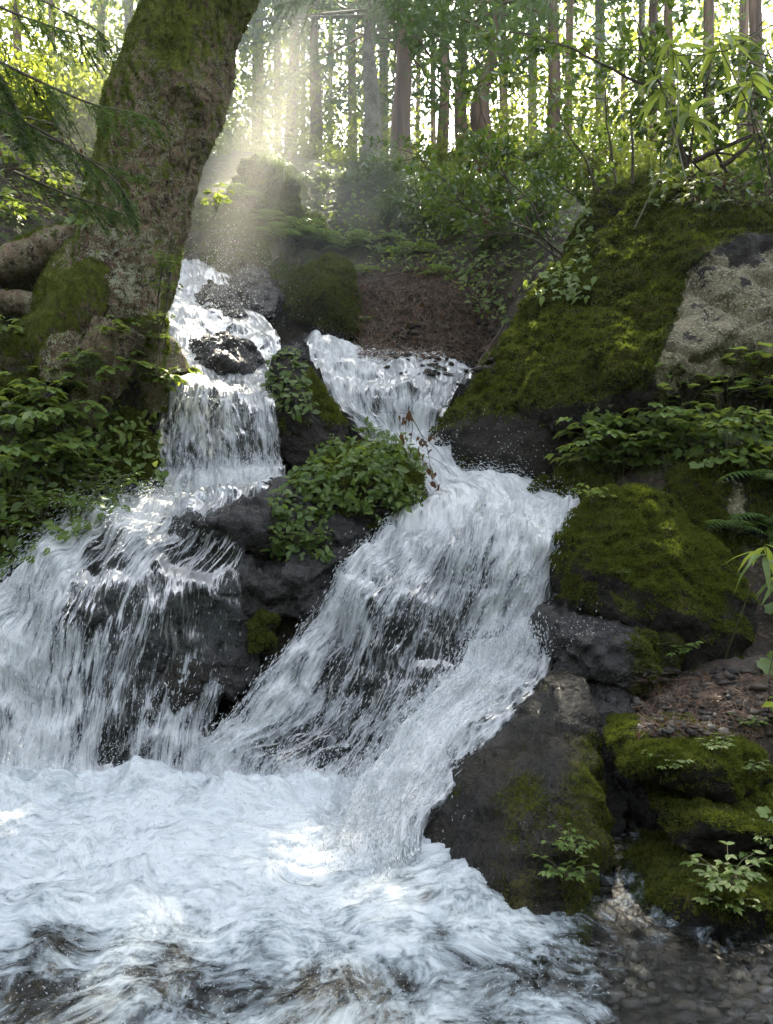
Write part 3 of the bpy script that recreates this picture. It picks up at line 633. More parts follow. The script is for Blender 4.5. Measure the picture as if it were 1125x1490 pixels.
fall('upper', 'upper left fall dropping past the leaning tree into a narrow basin', 220, 620, .52, amp=.03,
     gaps=[(345,430,45,40,.7),(320,385,25,30,.4),(335,500,55,50,.5),(345,600,70,25,.15),(300,650,60,30,.25),(380,650,25,35,.3),(250,650,18,50,.2)],
     extra=lambda fo, V, px, py, u, v: fo + .35 * sstep(684, 700, py) + .25 * np.exp(-((px - 262) / 30) ** 2 - ((py - 450) / 60) ** 2), streaks=5000, lump=.05)
fall('left', 'wide left fall fanning down from the ledge into the pool', 420, 420, .52, amp=.045, mat='fall_thin',
     gaps=[(155,845,24,60,1.1),(130,900,26,30,.8),(280,880,60,70,.85),(330,800,50,50,.75),(345,900,40,100,.9),(250,830,30,60,.25),(170,1115,40,45,.85),(230,960,60,60,.6),(180,1020,50,70,.3),(360,740,60,20,.5),(310,722,70,14,.35)],
     extra=lambda fo, V, px, py, u, v: fo + .3 * (1 - u) ** 2 + .25 * np.exp(-((px - 10) / 70) ** 2 - ((py - 1000) / 120) ** 2) + .35 * np.exp(-((px - 200) / 45) ** 2 - ((py - 745) / 25) ** 2), streaks=11000, lump=.09)
fall('chute', 'chute rushing round the domed rock beside the huge slanting boulder', 260, 520, .62, amp=.035,
     gaps=[(590,565,60,28,.32),(640,600,20,20,.3),(545,600,14,20,.3),(620,745,30,12,.2)], streaks=7000, lump=.08,
     extra=lambda fo, V, px, py, u, v: fo + .25 * sstep(640, 700, py) + .3 * np.exp(-((px - 480) / 30) ** 2 - ((py - 560) / 30) ** 2))
fall('central', 'broad central fall sweeping down to the pool', 520, 420, .55, amp=.05,
     gaps=[(630,790,35,12,.35),(600,860,60,30,.25),(590,950,80,60,.5),(500,980,50,45,.42),(660,960,35,60,.45),(430,1090,60,50,.5),(520,1100,60,50,.35),(400,1150,40,30,.3),(560,1020,50,40,.3)],
     extra=lambda fo, V, px, py, u, v: fo + .35 * np.exp(-((px - 760) / 45) ** 2) + .25 * np.exp(-((px - (470 - (py - 900) * .5)) / 35) ** 2), streaks=16000, lump=.10)
fall('slide', 'strong slide of water running diagonally over the wet brown slab', 220, 420, 1.0, amp=.04,
     gaps=[], streaks=7000, lump=.05, extra=lambda fo, V, px, py, u, v: fo - .6 * sstep(.5, 1, u) + .15 * sstep(.4, 0, u), spread=.08, feather=.03)

# dome rock bulge under the chute is part of the stream bed; pool surface
ys = np.linspace(.6, 4.75, 560); us = np.linspace(-3.3, 3.4, 640)
YY, XX = np.meshgrid(ys, us, indexing='ij'); pxy = np.column_stack([XX.ravel(), YY.ravel()])
p3 = np.column_stack([pxy, np.zeros(len(pxy))])
wp = p3 + .18 * np.stack([fbm(p3 * 1.3, 3), fbm(p3 * 1.3 + 9, 3), 0 * p3[:, 0]], 1)
foamy = 1 - sstep(.0, .38, pxy[:, 0] - .42 + .35 * (pxy[:, 1] - 2.6) * .0 + .25 * fbm(p3 * 1.5, 2))       # clear shallow water on the right
turb = .35 + .65 * sstep(2.4, 4.0, pxy[:, 1])
calm = .3 + .7 * foamy
pz = -.015 + calm * turb * (.055 * fbm(wp * 2.4, 4) + .03 * (.5 - np.abs(fbm(wp * 5.5, 3))) + .02 * fbm(wp * [9, 12, 1], 3)) + .0035 * fbm(p3 * [14, 30, 1], 3)
pz += .07 * np.exp(-((pxy[:, 1] - 4.08) / .22) ** 2) * foamy * (1 + 2.4 * fbm(p3 * 1.8, 4)) - .10 * sstep(3.9, 4.6, pxy[:, 1]) + .05 * (pxy[:, 1] - 3)
for bx, by, Y, r, h in [(70,1440,2.7,.10,.05),(80,1370,3.0,.12,.06),(180,1390,2.95,.12,.07),(380,1400,2.8,.15,.05),(640,1362,2.86,.07,-.03)]:
    q = P(bx, by, Y); pz += h * np.exp(-(((pxy - q[:2]) / r) ** 2).sum(1))
PV = np.column_stack([pxy, pz]); ppx, ppy = proj(PV)
pf = .20 + .66 * foamy - .30 * sstep(1330, 1440, ppy) + .15 * sstep(3.2, 4.0, pxy[:, 1])
pf += .18 * np.exp(-((ppx - 320) / 250) ** 2 - ((ppy - 1230) / 80) ** 2)
for gx, gy, rx, ry, s in [(50,1440,50,40,.55),(85,1365,40,30,.55),(330,1430,110,28,.25),(480,1430,80,25,.25),(640,1360,22,16,.5),(620,1300,18,14,.35),(700,1400,60,30,.2),(250,1390,60,40,.2),(590,1280,20,10,.3)]:
    pf -= s * np.exp(-((ppx - gx) / rx) ** 2 - ((ppy - gy) / ry) ** 2)
pl = obj('water', mesh('water', PV, grid_faces(len(ys), len(us)), M['pool'], {'foam': pf, 'flow': wp})); tag(pl, kind='structure')
pl['label'] = 'foaming pool at the foot of the falls running clear and brown over pebbles on the right'
# spray thrown up
def burst(px, py, Y, r, n, h=.25, size=.003):
    c = P(px, py, Y); q = c + rng.normal(size=(n, 3)) * [r, r * .6, r * .35] + np.abs(rng.normal(size=(n, 1))) * [0, -.1, h]
    d = rng.normal(size=(n, 3)) + [0, 0, -1.0]
    add_spray(q, d, rng.uniform(.004, .02, n), rng.uniform(.3, 1, n) * size)
for a in [(100,1165,4.15,.4,2500,.12,.003),(330,1160,4.15,.4,2500,.12,.003),(500,1175,4.1,.35,2500,.12,.003),(20,1170,4.15,.3,1500,.15,.003),(700,1010,4.2,.15,900),(320,480,7.6,.3,1300,.35,.005),(330,430,8.4,.25,600,.4,.005),(300,540,7.3,.3,1200,.35,.006),(600,640,6.7,.2,400),(735,712,5.9,.15,250),(560,1240,3.6,.2,500),
          (250,1090,4.5,.12,400),(60,1290,3.4,.25,900,.08,.003),(150,770,5.0,.2,300,.1),(840,935,4.3,.08,120,.1)]: burst(*a)
q = p3[rng.choice(len(p3), 26000, p=foamy * turb / (foamy * turb).sum())] * 1.0; q[:, :2] += rng.normal(scale=.006, size=(26000, 2))
ii = np.clip(((q[:, 1] - .6) / (4.75 - .6) * 559).round().astype(int), 0, 559) * 640 + np.clip(((q[:, 0] + 3.3) / 6.7 * 639).round().astype(int), 0, 639)
q[:, 2] = pz[ii] + .003 + rng.exponential(.006, 26000)
add_spray(q, rng.normal(size=(26000, 3)) * [1, 1, .4] + [.3, -.6, 0], rng.uniform(.004, .016, 26000), rng.uniform(.0008, .0022, 26000))
def finish_spray():
    o = obj('spray', mesh('spray', np.vstack(STRK['V']), np.vstack(STRK['F']), M['spray'], smooth=True))
    tag(o, 'fine white droplets and strands of spray flying off the falls', None, None, 'stuff')
finish_spray()
# ------------------------------------------------------------------ pixel -> surface lookup on the solids built so far
def make_bvh():
    V = np.vstack(SOLID_V); F = np.vstack(SOLID_F)
    return BVHTree.FromPolygons(V.tolist(), F.tolist())
BVH = make_bvh()
def hit(px, py):
    d = Vector(P(px, py, 1.0) - np.array([0, 0, CAMZ])).normalized()
    loc, n, i, dist = BVH.ray_cast(Vector((0, 0, CAMZ)), d, 80)
    if loc is None: return None, None
    n = np.array(n)
    if np.dot(n, np.array(d)) > 0: n = -n
    return np.array(loc), n
# ------------------------------------------------------------------ tubes and leaves
def tube(path, rad, seg=10, disp=None, cap=True):
    path = np.asarray(path, float); rad = np.asarray(rad, float); n = len(path)
    T = np.gradient(path, axis=0); T /= np.linalg.norm(T, axis=1)[:, None]
    ref = np.array([.3, 1., .1]) if abs(T[0, 1]) < .9 else np.array([1., 0, 0])
    A = np.cross(T, ref); A /= np.linalg.norm(A, axis=1)[:, None]; B = np.cross(T, A)
    th = np.linspace(0, 2 * math.pi, seg, endpoint=False)
    V = path[:, None] + rad[:, None, None] * (np.cos(th)[None, :, None] * A[:, None] + np.sin(th)[None, :, None] * B[:, None])
    V = V.reshape(-1, 3)
    i = np.arange(n - 1)[:, None] * seg + np.arange(seg)[None]; j = np.arange(n - 1)[:, None] * seg + (np.arange(seg)[None] + 1) % seg
    F = np.column_stack([i.ravel(), j.ravel(), (j + seg).ravel(), (i + seg).ravel()])
    return V, F
class Acc:
    def __init__(s): s.V = []; s.F = []; s.n = 0
    def add(s, V, F):
        if len(V) == 0: return
        V = np.asarray(V); F = np.asarray(F); s.V.append(V); s.F.append(F + s.n); s.n += len(V)
    def build(s, name, mat, parent=None, base=None, smooth=True, loc=(0, 0, 0)):
        V = np.vstack(s.V); b = np.zeros(3) if base is None else np.asarray(base)
        q = [f for f in s.F if f.shape[1] == 4]; t = [f for f in s.F if f.shape[1] == 3]
        Fs = ([np.vstack(q)] if q else []) + ([np.vstack(t)] if t else [])
        return obj(name, mesh(name, V - b, Fs, mat, smooth=smooth), loc, parent)
def unit(v): return v / np.maximum(np.linalg.norm(v, axis=-1, keepdims=True), 1e-9)
def template(ts, ws, droop=.25, fold=.18, serr=0):
    """leaf along +x, midrib at y=0, normal +z; ts 0..1, half widths ws"""
    V = []; n = len(ts)
    for t, w_ in zip(ts, ws):
        z = -droop * t * t
        V += [(t, -w_, z + fold * w_), (t, 0, z), (t, w_, z + fold * w_)]
    F = []
    for k in range(n - 1):
        a = 3 * k; F += [(a, a + 1, a + 4, a + 3), (a + 1, a + 2, a + 5, a + 4)]
    return np.array(V, float), np.array(F)
T_OV = template([0, .12, .32, .55, .8, 1], [.01, .2, .3, .27, .13, 0])
T_OVR = template([0, .15, .45, .75, 1], [.02, .24, .3, .2, .02], droop=.12, fold=.25)
T_LAN = template([0, .1, .35, .65, 1], [.005, .055, .085, .06, 0], droop=.5, fold=.3)
T_PIN = template([0, .3, 1], [.09, .11, 0], droop=.15, fold=.1)
T_HERB = template([0, .1, .22, .3, .42, .5, .64, .72, .86, 1], [.01, .16, .28, .25, .34, .28, .29, .2, .16, 0], droop=.3, fold=.15)
def lobed():
    V = [(0.0, 0, 0)]; F = []
    a = np.linspace(-2.5, 2.5, 13); r = np.array([.35, .5, .42, .6, .5, .68, .6, .68, .5, .6, .42, .5, .35])
    for t, q in zip(a, r): V.append((q * math.cos(t) + .35, q * math.sin(t), .06 * math.sin(t * 3)))
    V[0] = (.3, 0, -.05)
    for k in range(12): F.append((0, k + 1, k + 2))
    return np.array(V), np.array(F)
T_LOB = lobed()
def place(tp, p, d, up, s):
    """batch transform of a leaf template"""
    TV_, TF_ = tp; p = np.atleast_2d(p); n = len(p)
    d = unit(np.atleast_2d(d)); y = unit(np.cross(np.atleast_2d(up) + 0 * d, d)); z = np.cross(d, y); s = np.broadcast_to(s, (n,))
    V = p[:, None] + s[:, None, None] * (TV_[None, :, 0:1] * d[:, None] + TV_[None, :, 1:2] * y[:, None] + TV_[None, :, 2:3] * z[:, None])
    F = (np.arange(n) * len(TV_))[:, None, None] + TF_[None]
    return V.reshape(-1, 3), F.reshape(-1, TF_.shape[1])
def dia(p, size, el=1.6, flat=None):
    n = len(p); d = unit(rng.normal(size=(n, 3))); 
    if flat is not None: d = unit(d * [1, 1, flat])
    s = unit(np.cross(d, rng.normal(size=(n, 3)))); size = np.broadcast_to(size, (n,))[:, None]
    V = np.stack([p - d * size * el * .5, p + s * size * .4, p + d * size * el * .5, p - s * size * .4], 1).reshape(-1, 3)
    return V, np.arange(4 * n).reshape(-1, 4)

# ------------------------------------------------------------------ sunlit places the canopy leaves open (gaps in the crowns)
GAPS = [(P(262,570,6.6),.32),(P(330,572,6.6),.22),(P(300,500,7.4),.3),(P(235,450,6.3),.26),(P(215,600,6.0),.25),(P(215,590,5.6),.25),(P(150,770,5.2),.30),(P(90,830,5.0),.3),(P(60,1235,3.55),.08),(P(105,1225,3.6),.05),(P(120,1290,3.3),.08),(P(70,1300,3.25),.06),(P(30,1320,3.15),.07),
        (P(205,660,5.9),.14),(P(375,230,11.1),.45),(P(420,240,11.2),.3),(P(320,300,10.2),.4),(P(240,400,6.2),.2),(P(180,740,5.3),.25),(P(640,780,5.2),.12),(P(800,760,5.2),.1),(P(500,560,7.3),.18),(P(470,240,12),.5),(P(900,305,7.7),.22),(P(985,246,7.8),.25),(P(830,385,7.4),.15),(P(760,465,7.1),.14),(P(700,540,6.9),.12),(P(940,708,5.0),.14),(P(1010,765,4.85),.12),(P(170,130,6.4),.25),(P(195,70,6.4),.25),(P(145,210,6.4),.2),(P(290,460,8.2),.35),(P(60,120,10),.8),(P(130,60,11),.6),(P(20,30,10),.7),(P(560,640,5.8),.12),(P(520,680,5.6),.13),(P(600,340,10.3),.3),(P(700,300,10.3),.3),(P(540,300,11),.3),(P(475,395,9.1),.15),(P(430,340,10.2),.2),(P(60,270,7.8),.3),(P(1000,640,5.6),.14)]
def open_to_sun(p):
    keep = np.ones(len(p), bool)
    for g, r in GAPS:
        v = p - g; t = v @ SUN; dd = np.linalg.norm(v - t[:, None] * SUN, axis=1)
        keep &= ~((dd < r) & (t > .4))
    return keep

def corridor(q, thin=.35):
    keep = np.zeros(len(q), bool)
    for z in (0., 1.5, 3., 4.5):
        g = q - SUN * ((q[:, 2] - z) / SUN[2])[:, None]
        keep |= (g[:, 0] > -5.5) & (g[:, 0] < 6.5) & (g[:, 1] > -1) & (g[:, 1] < 11.5)
    return keep | (rng.random(len(q)) < thin)
# ------------------------------------------------------------------ the leaning tree
LT = [(150,560,6.5,.62),(140,500,6.45,.56),(150,440,6.4,.50),(177,385,6.4,.45),(196,330,6.4,.42),(209,280,6.4,.43),(222,220,6.4,.44),(242,150,6.4,.44),(262,90,6.4,.415),(283,30,6.4,.395),(302,-30,6.4,.38),(335,-150,6.4,.40),(370,-300,6.45,.36),(400,-480,6.5,.32),(420,-700,6.6,.26),(440,-950,6.8,.16)]
pth = catmull(np.array([np.append(P(a, b, c), r) for a, b, c, r in LT]), 420)
V, F = tube(pth[:, :3], pth[:, 3], 160)
N = vnormals(V, F)
if (N[80] @ (V[80] - pth[0, :3])) < 0: N = -N; F = F[:, ::-1]
px, py = proj(V)
flare = sstep(430, 560, py)
ang = np.arctan2(N[:, 1], N[:, 0])
rr = .06 * fbm(V * 1.3, 3) + .028 * fbm(V * [7, 7, 3], 3) - .02 * np.maximum(0, 1 - np.abs(fbm(V * [9, 9, 4] + 3, 2)) * 5) + .009 * fbm(V * 26, 3)
rr += flare * .16 * np.cos(ang * 4 + .6) + .04 * np.exp(-((px - 250) / 26) ** 2 - ((py - 110) / 30) ** 2) * (N[:, 1] < 0)
V = V + N * rr[:, None]; N = vnormals(V, F)
if N[:, 1][np.argmin(V[:, 1])] > 0: N = -N
def tree_moss(V, N, px, py):
    m_ = .38 + .6 * sstep(-.2, -.9, N[:, 0]) + .25 * np.clip(N[:, 2], 0, 1)
    m_ += .22 * sstep(120, -40, py) + .10 * sstep(400, 250, py)
    m_ += .8 * sstep(370, 450, py) * sstep(30, -20, px - (150 - (py - 380) * .75))
    m_ += .35 * np.exp(-((px - 255) / 25) ** 2 - ((py - 65) / 30) ** 2) + .3 * sstep(.75, 1, N[:, 0]) * sstep(300, 400, py)
    m_ -= .18 * np.exp(-((px - 175) / 50) ** 2 - ((py - 430) / 80) ** 2)
    return m_
tmoss = tree_moss(V, N, px, py)
def bark_material():
    m, t = newmat('mossy_bark'); p = pos(t)
    ps = nd(t, 'Mapping', {'Vector': p, 'Scale': (1, 1, .55)}).outputs[0]
    n1 = noise(t, ps, 4, 6, .65); n2 = noise(t, ps, 22, 6, .7, .6); n3 = noise(t, p, 75, 4, .7); n4 = noise(t, p, 9, 5, .65, 1.2)
    c = mixc(t, ramp(t, n1, [(.35, 0.), (.62, 1.)]), (.07, .045, .028), (.24, .165, .11))
    c = mixc(t, mapr(t, n2, .5, .35), c, (.03, .02, .013))
    lich = mapr(t, mth(t, 'ADD', n3, mth(t, 'MULTIPLY', mth(t, 'SUBTRACT', n4, .5), .9)), .50, .57)
    la = attr(t, 'pale').outputs['Fac']
    c = mixc(t, mth(t, 'MULTIPLY', lich, la), c, (.36, .37, .26))
    ms = attr(t, 'moss').outputs['Fac']
    mm = mapr(t, mth(t, 'ADD', ms, mth(t, 'ADD', mth(t, 'MULTIPLY', mth(t, 'SUBTRACT', n4, .5), 1.1), mth(t, 'MULTIPLY', mth(t, 'SUBTRACT', n2, .5), .9))), .45, .62)
    c = mixc(t, mm, c, mixc(t, ramp(t, n2, [(.35, 0.), (.65, 1.)]), (.032, .040, .006), (.13, .145, .018)))
    h = mth(t, 'ADD', mth(t, 'MULTIPLY', n1, .5), mth(t, 'ADD', mth(t, 'MULTIPLY', n2, .6), mth(t, 'MULTIPLY', n3, .2)))
    out(t, nd(t, 'BsdfPrincipled', {'Base Color': c, 'Roughness': .9, 'Specular IOR Level': .2, 'Normal': nd(t, 'Bump', {'Strength': 1., 'Distance': .06, 'Height': h}).outputs[0]}).outputs[0])
    return m
M['bark'] = bark_material()
base = P(150, 560, 6.5)
LTREE = empty('tree', base); tag(LTREE, 'massive leaning tree with mossy lichened bark and spreading roots on the left bank', 'tree')
tpale = .62 + .38 * sstep(260, 400, py)
obj('trunk', mesh('trunk', V - base, F, M['bark'], {'moss': tmoss, 'pale': tpale}), (0, 0, 0), LTREE)
add_solid(V, F)
r = tufts(V, F, N, np.clip(tmoss + .25 * fbm(V * 5, 3) - .5, 0, 1), 90000, .02, droop=.1)
obj('moss', mesh('moss', r[0] - base, r[1], M['moss'], smooth=False), (0, 0, 0), LTREE)
def limb(name, pts, parent, base, seg=40, n=120, mossv=.5, disp=.03):
    pth = catmull(np.array([np.append(P(a, b, c), r_) for a, b, c, r_ in pts]), n)
    V, F = tube(pth[:, :3], pth[:, 3], seg); N = vnormals(V, F)
    if (N[:seg] * (V[:seg] - pth[0, :3])).sum() < 0: N = -N; F = F[:, ::-1]
    V = V + N * (disp * fbm(V * 3, 3) + disp * .4 * fbm(V * 14, 3))[:, None]; N = vnormals(V, F)
    m_ = mossv + .5 * N[:, 2] - .1
    o = obj(name, mesh(name, V - base, F, M['bark'], {'moss': m_, 'pale': np.full(len(V), .5)}), (0, 0, 0), parent)
    add_solid(V, F)
    r = tufts(V, F, N, np.clip(m_ + .3 * fbm(V * 5, 3) - .55, 0, 1), int(9000), .018, droop=.1)
    if r: obj('moss', mesh('moss', r[0] - base, r[1], M['moss'], smooth=False), (0, 0, 0), o)
    return o
limb('root', [(150,400,6.15,.20),(120,440,6.05,.22),(85,480,6.0,.22),(40,510,6.0,.2),(-10,540,6.0,.19),(-60,575,5.9,.2)], LTREE, base, mossv=.8)
limb('root', [(175,480,6.0,.22),(150,540,5.95,.2),(130,590,5.95,.14),(120,640,5.9,.1)], LTREE, base, mossv=.35)
limb('root', [(205,470,6.15,.2),(215,520,6.15,.15),(222,565,6.2,.12),(226,600,6.25,.1)], LTREE, base, mossv=.65)
limb('limb', [(150,345,6.3,.17),(110,352,6.3,.15),(60,368,6.3,.15),(0,388,6.3,.14),(-80,405,6.2,.13)], LTREE, base, mossv=.3)
limb('limb', [(150,370,6.5,.13),(90,385,6.5,.17),(30,392,6.5,.2),(-60,400,6.5,.2)], LTREE, base, mossv=.5)
limb('root', [(100,455,6.2,.09),(50,447,6.25,.1),(0,437,6.3,.1),(-60,430,6.3,.1)], LTREE, base, mossv=.1)
# crown of the leaning tree, above the picture
cc = []
top = [P(370,-300,6.45), P(400,-480,6.5), P(420,-700,6.6), P(440,-950,6.8)]
br = Acc(); lv = Acc()
for k in range(22):
    a = top[rng.integers(0, 4)] + rng.normal(scale=.1, size=3); az = rng.uniform(0, 6.28); L = rng.uniform(1.5, 3.4)
    e = a + np.array([math.cos(az) * L, math.sin(az) * L, rng.uniform(.1, 1.4)]); md = (a + e) / 2 + [0, 0, .25]
    pp = catmull(np.array([a, md, e]), 8); V, F = tube(pp, np.linspace(.06, .012, 8), 6); br.add(V, F)
    q = pp[rng.integers(2, 8, 260)] + rng.normal(scale=.38, size=(260, 3)); q = q[open_to_sun(q)]; q = q[(745 - (q[:, 2] - CAMZ) / q[:, 1] * F0) < -40]
    if len(q): lv.add(*dia(q, rng.uniform(.08, .14, len(q))))
br.build('branches', M['twig'], LTREE, base)['kind'] = 'stuff'; lv.build('crown', M['leaf_far'], LTREE, base)

# ------------------------------------------------------------------ forest trunks with high crowns
TREES = [(75,10,26,0),(188,14,27,1),(206,16,25,0),(373,17,24,0),(404,11,31,0),(424,21,21,0),(444,8,36,0),(457,23,19,0),(480,8,36,1),(515,12,27,0),(539,29,13.6,2),(559,13,26,0),(587,31,14.8,0),(607,7,38,0),(630,8,33,0),(644,19,22,0),(673,22,19,0),
         (719,18,17,0),(738,12,28,0),(777,13,29,1),(808,21,19,0),(827,11,24,0),(876,14,26,1),(905,8,36,0),(934,10,29,1),(948,14,26,0),(981,18,21,0),(1034,15,24,0),(1078,14,30,0),(1098,22,18,0),(300,14,30,0),(140,12,30,0),(30,16,22,0),(1160,20,20,0),(-40,20,20,0)]
TREES.sort()
ords = ['first','second','third','fourth','fifth','sixth','seventh','eighth','ninth','tenth','eleventh','twelfth','thirteenth','fourteenth','fifteenth','sixteenth','seventeenth','eighteenth','nineteenth','twentieth','twenty-first','twenty-second','twenty-third','twenty-fourth','twenty-fifth','twenty-sixth','twenty-seventh','twenty-eighth','twenty-ninth','thirtieth','thirty-first','thirty-second','thirty-third','thirty-fourth','thirty-fifth']
M['bark_speck'] = rock_material('speckled_bark', dark=(.09, .08, .05), light=(.27, .26, .19), wet=0, scale=1.6)
nvis = 0
for px_, w_, Y, kind in TREES:
    x = (px_ - 562.5) / F0 * Y; rad = w_ / F0 * Y / 2
    z0 = terr_full(np.array([[x, Y]]))[0] - .3
    hb = max(CAMZ + .675 * Y + .6, z0 + 7); H = hb + (21 + rng.uniform(0, 4) if Y >= 24 else 3.)
    for g, r_ in GAPS:                                     # tops stay clear of the light shafts
        t_ = (Y - g[1]) / SUN[1]; q_ = g + SUN * t_
        if Y < 24 and abs(q_[0] - x) < r_ + .45: H = min(H, max(q_[2] - .5 - r_, CAMZ + .67 * Y + .4))
    hb = min(hb, H - .8)
    n = 60; zz = np.linspace(0, 1, n)
    lean = rng.normal(scale=.010, size=2)
    path = np.column_stack([x + lean[0] * (H - z0) * zz, Y + lean[1] * (H - z0) * zz, z0 + (H - z0) * zz])
    path[:, 0] += .04 * np.sin(zz * 9 + px_)
    rd = rad * (1.12 - .75 * zz) + rad * .5 * np.exp(-zz * 30)
    rd = rd * (1 - .72 * sstep(hb - 1, hb + 1, path[:, 2]))
    if px_ == 719:                                     # the gnarled one
        path[:, 0] += .35 * np.exp(-((path[:, 2] - z0 - 2.2) / 1.0) ** 2) * -1; rd = rd * (1 + .9 * np.exp(-((path[:, 2] - z0 - 2.0) / .8) ** 2))
    V, F = tube(path, rd, 14); th = np.arctan2(V[:, 1] - np.repeat(path[:, 1], 14), V[:, 0] - np.repeat(path[:, 0], 14))
    V = V + .05 * rad * np.column_stack([np.cos(th) * np.sin(th * 6 + px_), np.sin(th) * np.sin(th * 6), 0 * th])
    base = np.array([x, Y, z0])
    size = 'thick' if w_ >= 20 else ('slim' if w_ < 13 else 'medium')
    nvis += 1
    look = {0: 'brown cedar', 1: 'pale grey cedar', 2: 'pale speckled tree'}[kind]
    lab = f'{size} straight {look}, {ords[nvis-1]} trunk from the left beyond the ridge'
    if px_ == 539: lab = 'nearest pale speckled trunk standing on the ridge at the forest edge'
    if px_ == 587: lab = 'thickest brown cedar at the forest edge, right of the pale speckled trunk'
    if px_ == 719: lab = 'gnarled swollen-boled tree amid the cedars behind the glossy shrub'
    T = empty('cedar_tree' if kind != 2 else 'forest_tree', base); tag(T, lab, 'tree', 'forest trees beyond the ridge')
    # crown
    a = Acc(); b = Acc(); b.add(V, F)
    NW = 120 if Y >= 24 else 16
    for k in range(NW):
        zc = hb + (H - hb) * (k / NW); L = (2.9 - 1.4 * k / NW) * rng.uniform(.7, 1.2) + .3; az = rng.uniform(0, 6.28)
        f = (zc - z0) / (H - z0); s0 = np.array([np.interp(f, zz, path[:, 0]), np.interp(f, zz, path[:, 1]), zc])
        e = s0 + [math.cos(az) * L, math.sin(az) * L, -.25 * L]
        if k % 2 == 0: b.add(*tube(np.array([s0, (s0 + e) / 2 + [0, 0, .12], e]), [.03, .02, .006], 4))
        m_ = 40; t_ = rng.uniform(.15, 1, m_)[:, None]; q = s0 + (e - s0) * t_ + rng.normal(scale=.27, size=(m_, 3)) + [0, 0, -.15]
        q = q[open_to_sun(q) & corridor(q)]
        if len(q) and Y >= 24: a.add(*dia(q, rng.uniform(.16, .30, len(q)), 2.0))
        elif len(q): q = np.repeat(q, 3, 0) + rng.normal(scale=.12, size=(3 * len(q), 3)); a.add(*dia(q, rng.uniform(.05, .10, len(q)), 3.5))
    # thin dead branches lower on the trunk
    for k in range(9):
        zc = z0 + rng.uniform(2.5, hb - z0); az = rng.uniform(0, 6.28); L = rng.uniform(.5, 1.6); f = (zc - z0) / (H - z0)
        s0 = np.array([np.interp(f, zz, path[:, 0]), np.interp(f, zz, path[:, 1]), zc]); e = s0 + [math.cos(az) * L, math.sin(az) * L, rng.uniform(-.4, .1) * L]
        b.add(*tube(np.array([s0, (s0 + e) / 2, e]), [.018, .012, .004], 4))
        if rng.random() < .3:
            q = s0 + (e - s0) * rng.uniform(.4, 1, 30)[:, None] + rng.normal(scale=.18, size=(30, 3)); q = q[open_to_sun(q)]
            if len(q): a.add(*dia(q, rng.uniform(.06, .14, len(q)), 2.2))
    a.build('crown', M['needle'], T, base); b.build('trunk', {0: M['cedar_bark'], 1: M['pale_bark'], 2: M['bark_speck']}[kind], T, base)

# ------------------------------------------------------------------ far wood: leaves of the undergrowth and trees too far to tell apart
a = Acc()
def cloud(n, fx, fy, fz, sz, m):
    q = np.column_stack([fx(n), fy(n), np.zeros(n)]); zt = terr(q[:, :2]); q[:, 2] = zt + fz(n)
    cl = fbm(q * .45, 3) + .4 * fbm(q * 1.7, 2); q = q[cl > m]; q = q[open_to_sun(q)]
    qx, qy = proj(q); g = np.exp(-((qx - 632) / 26) ** 2) + .7 * np.exp(-((qx - 658) / 10) ** 2) + .5 * np.exp(-((qx - 500) / 8) ** 2); q = q[rng.random(len(q)) > .9 * g * (qy < 235)]
    a.add(*dia(q, rng.uniform(sz[0], sz[1], len(q)), 1.7))
U = rng.uniform
cloud(150000, lambda n: U(-20, 24, n), lambda n: U(31, 46, n), lambda n: U(0, 1, n) ** 1.2 * 16, (.09, .22), -.03)
cloud(90000, lambda n: U(-14, 16, n), lambda n: U(17, 31, n), lambda n: U(0, 1, n) ** 1.6 * 3.6, (.06, .14), -.1)
cloud(30000, lambda n: U(-9, -2.2, n), lambda n: U(10, 22, n), lambda n: U(0, 1, n) ** 1.2 * 8, (.05, .13), .02)
o = a.build('forest', M['leaf_far'], smooth=False); tag(o, 'sunlit yellow-green undergrowth and distant foliage filling the gaps between the cedar trunks', None, None, 'stuff')
# ------------------------------------------------------------------ plants
BVH = make_bvh()
PRNG = np.random.default_rng(21)
def ru(a, b, n=None): return PRNG.uniform(a, b, n)
def add_leaf(acc, tp, p, d, s, up=(0, 0, 1)):
    acc.add(*place(tp, np.asarray(p)[None], np.asarray(d)[None], np.asarray(up, float)[None], np.array([s])))
def make_herb(nst, h, leaf, tp, comp=5, spread=1.0, name='herb'):
    """arching stems, each ending and studded with small fans of leaves"""
    sts = []; lf = Acc()
    for k in range(nst):
        st = Acc(); sts.append(st)
        az = k * 2.4 + ru(-.4, .4); r_ = h * ru(.35, .95) * spread; hh = h * ru(.55, 1.1)
        e = np.array([math.cos(az) * r_, math.sin(az) * r_, hh]); m_ = np.array([e[0] * .35, e[1] * .35, hh * .75])
        pp = catmull(np.array([[0, 0, -.03], m_, e]), 9); st.add(*tube(pp, np.linspace(.0035, .0015, 9), 4))
        for j in (4, 6, 8):
            q = pp[j]; d0 = unit(pp[j] - pp[j - 1]); a0 = ru(0, 6.28) if j < 8 else az
            nfan = comp if j == 8 else max(2, comp - 2)
            ax = np.array([math.cos(a0), math.sin(a0), .1]); s = np.array([-math.sin(a0), math.cos(a0), 0])
            q2 = q + ax * leaf * (.5 if j < 8 else 0); st.add(*tube(np.array([q, (q + q2) / 2, q2 + 1e-4]), [.0015] * 3, 3))
            for i in range(nfan):
                t = (i - (nfan - 1) / 2) * (2.4 / max(nfan, 1)); d = ax * math.cos(t) + s * math.sin(t) + [0, 0, ru(-.35, .05)]
                add_leaf(lf, tp, q2, d, leaf * ru(.7, 1.1) * (1 - .12 * abs(t)), (ru(-.3, .3), ru(-.3, .3), 1))
    return sts, lf
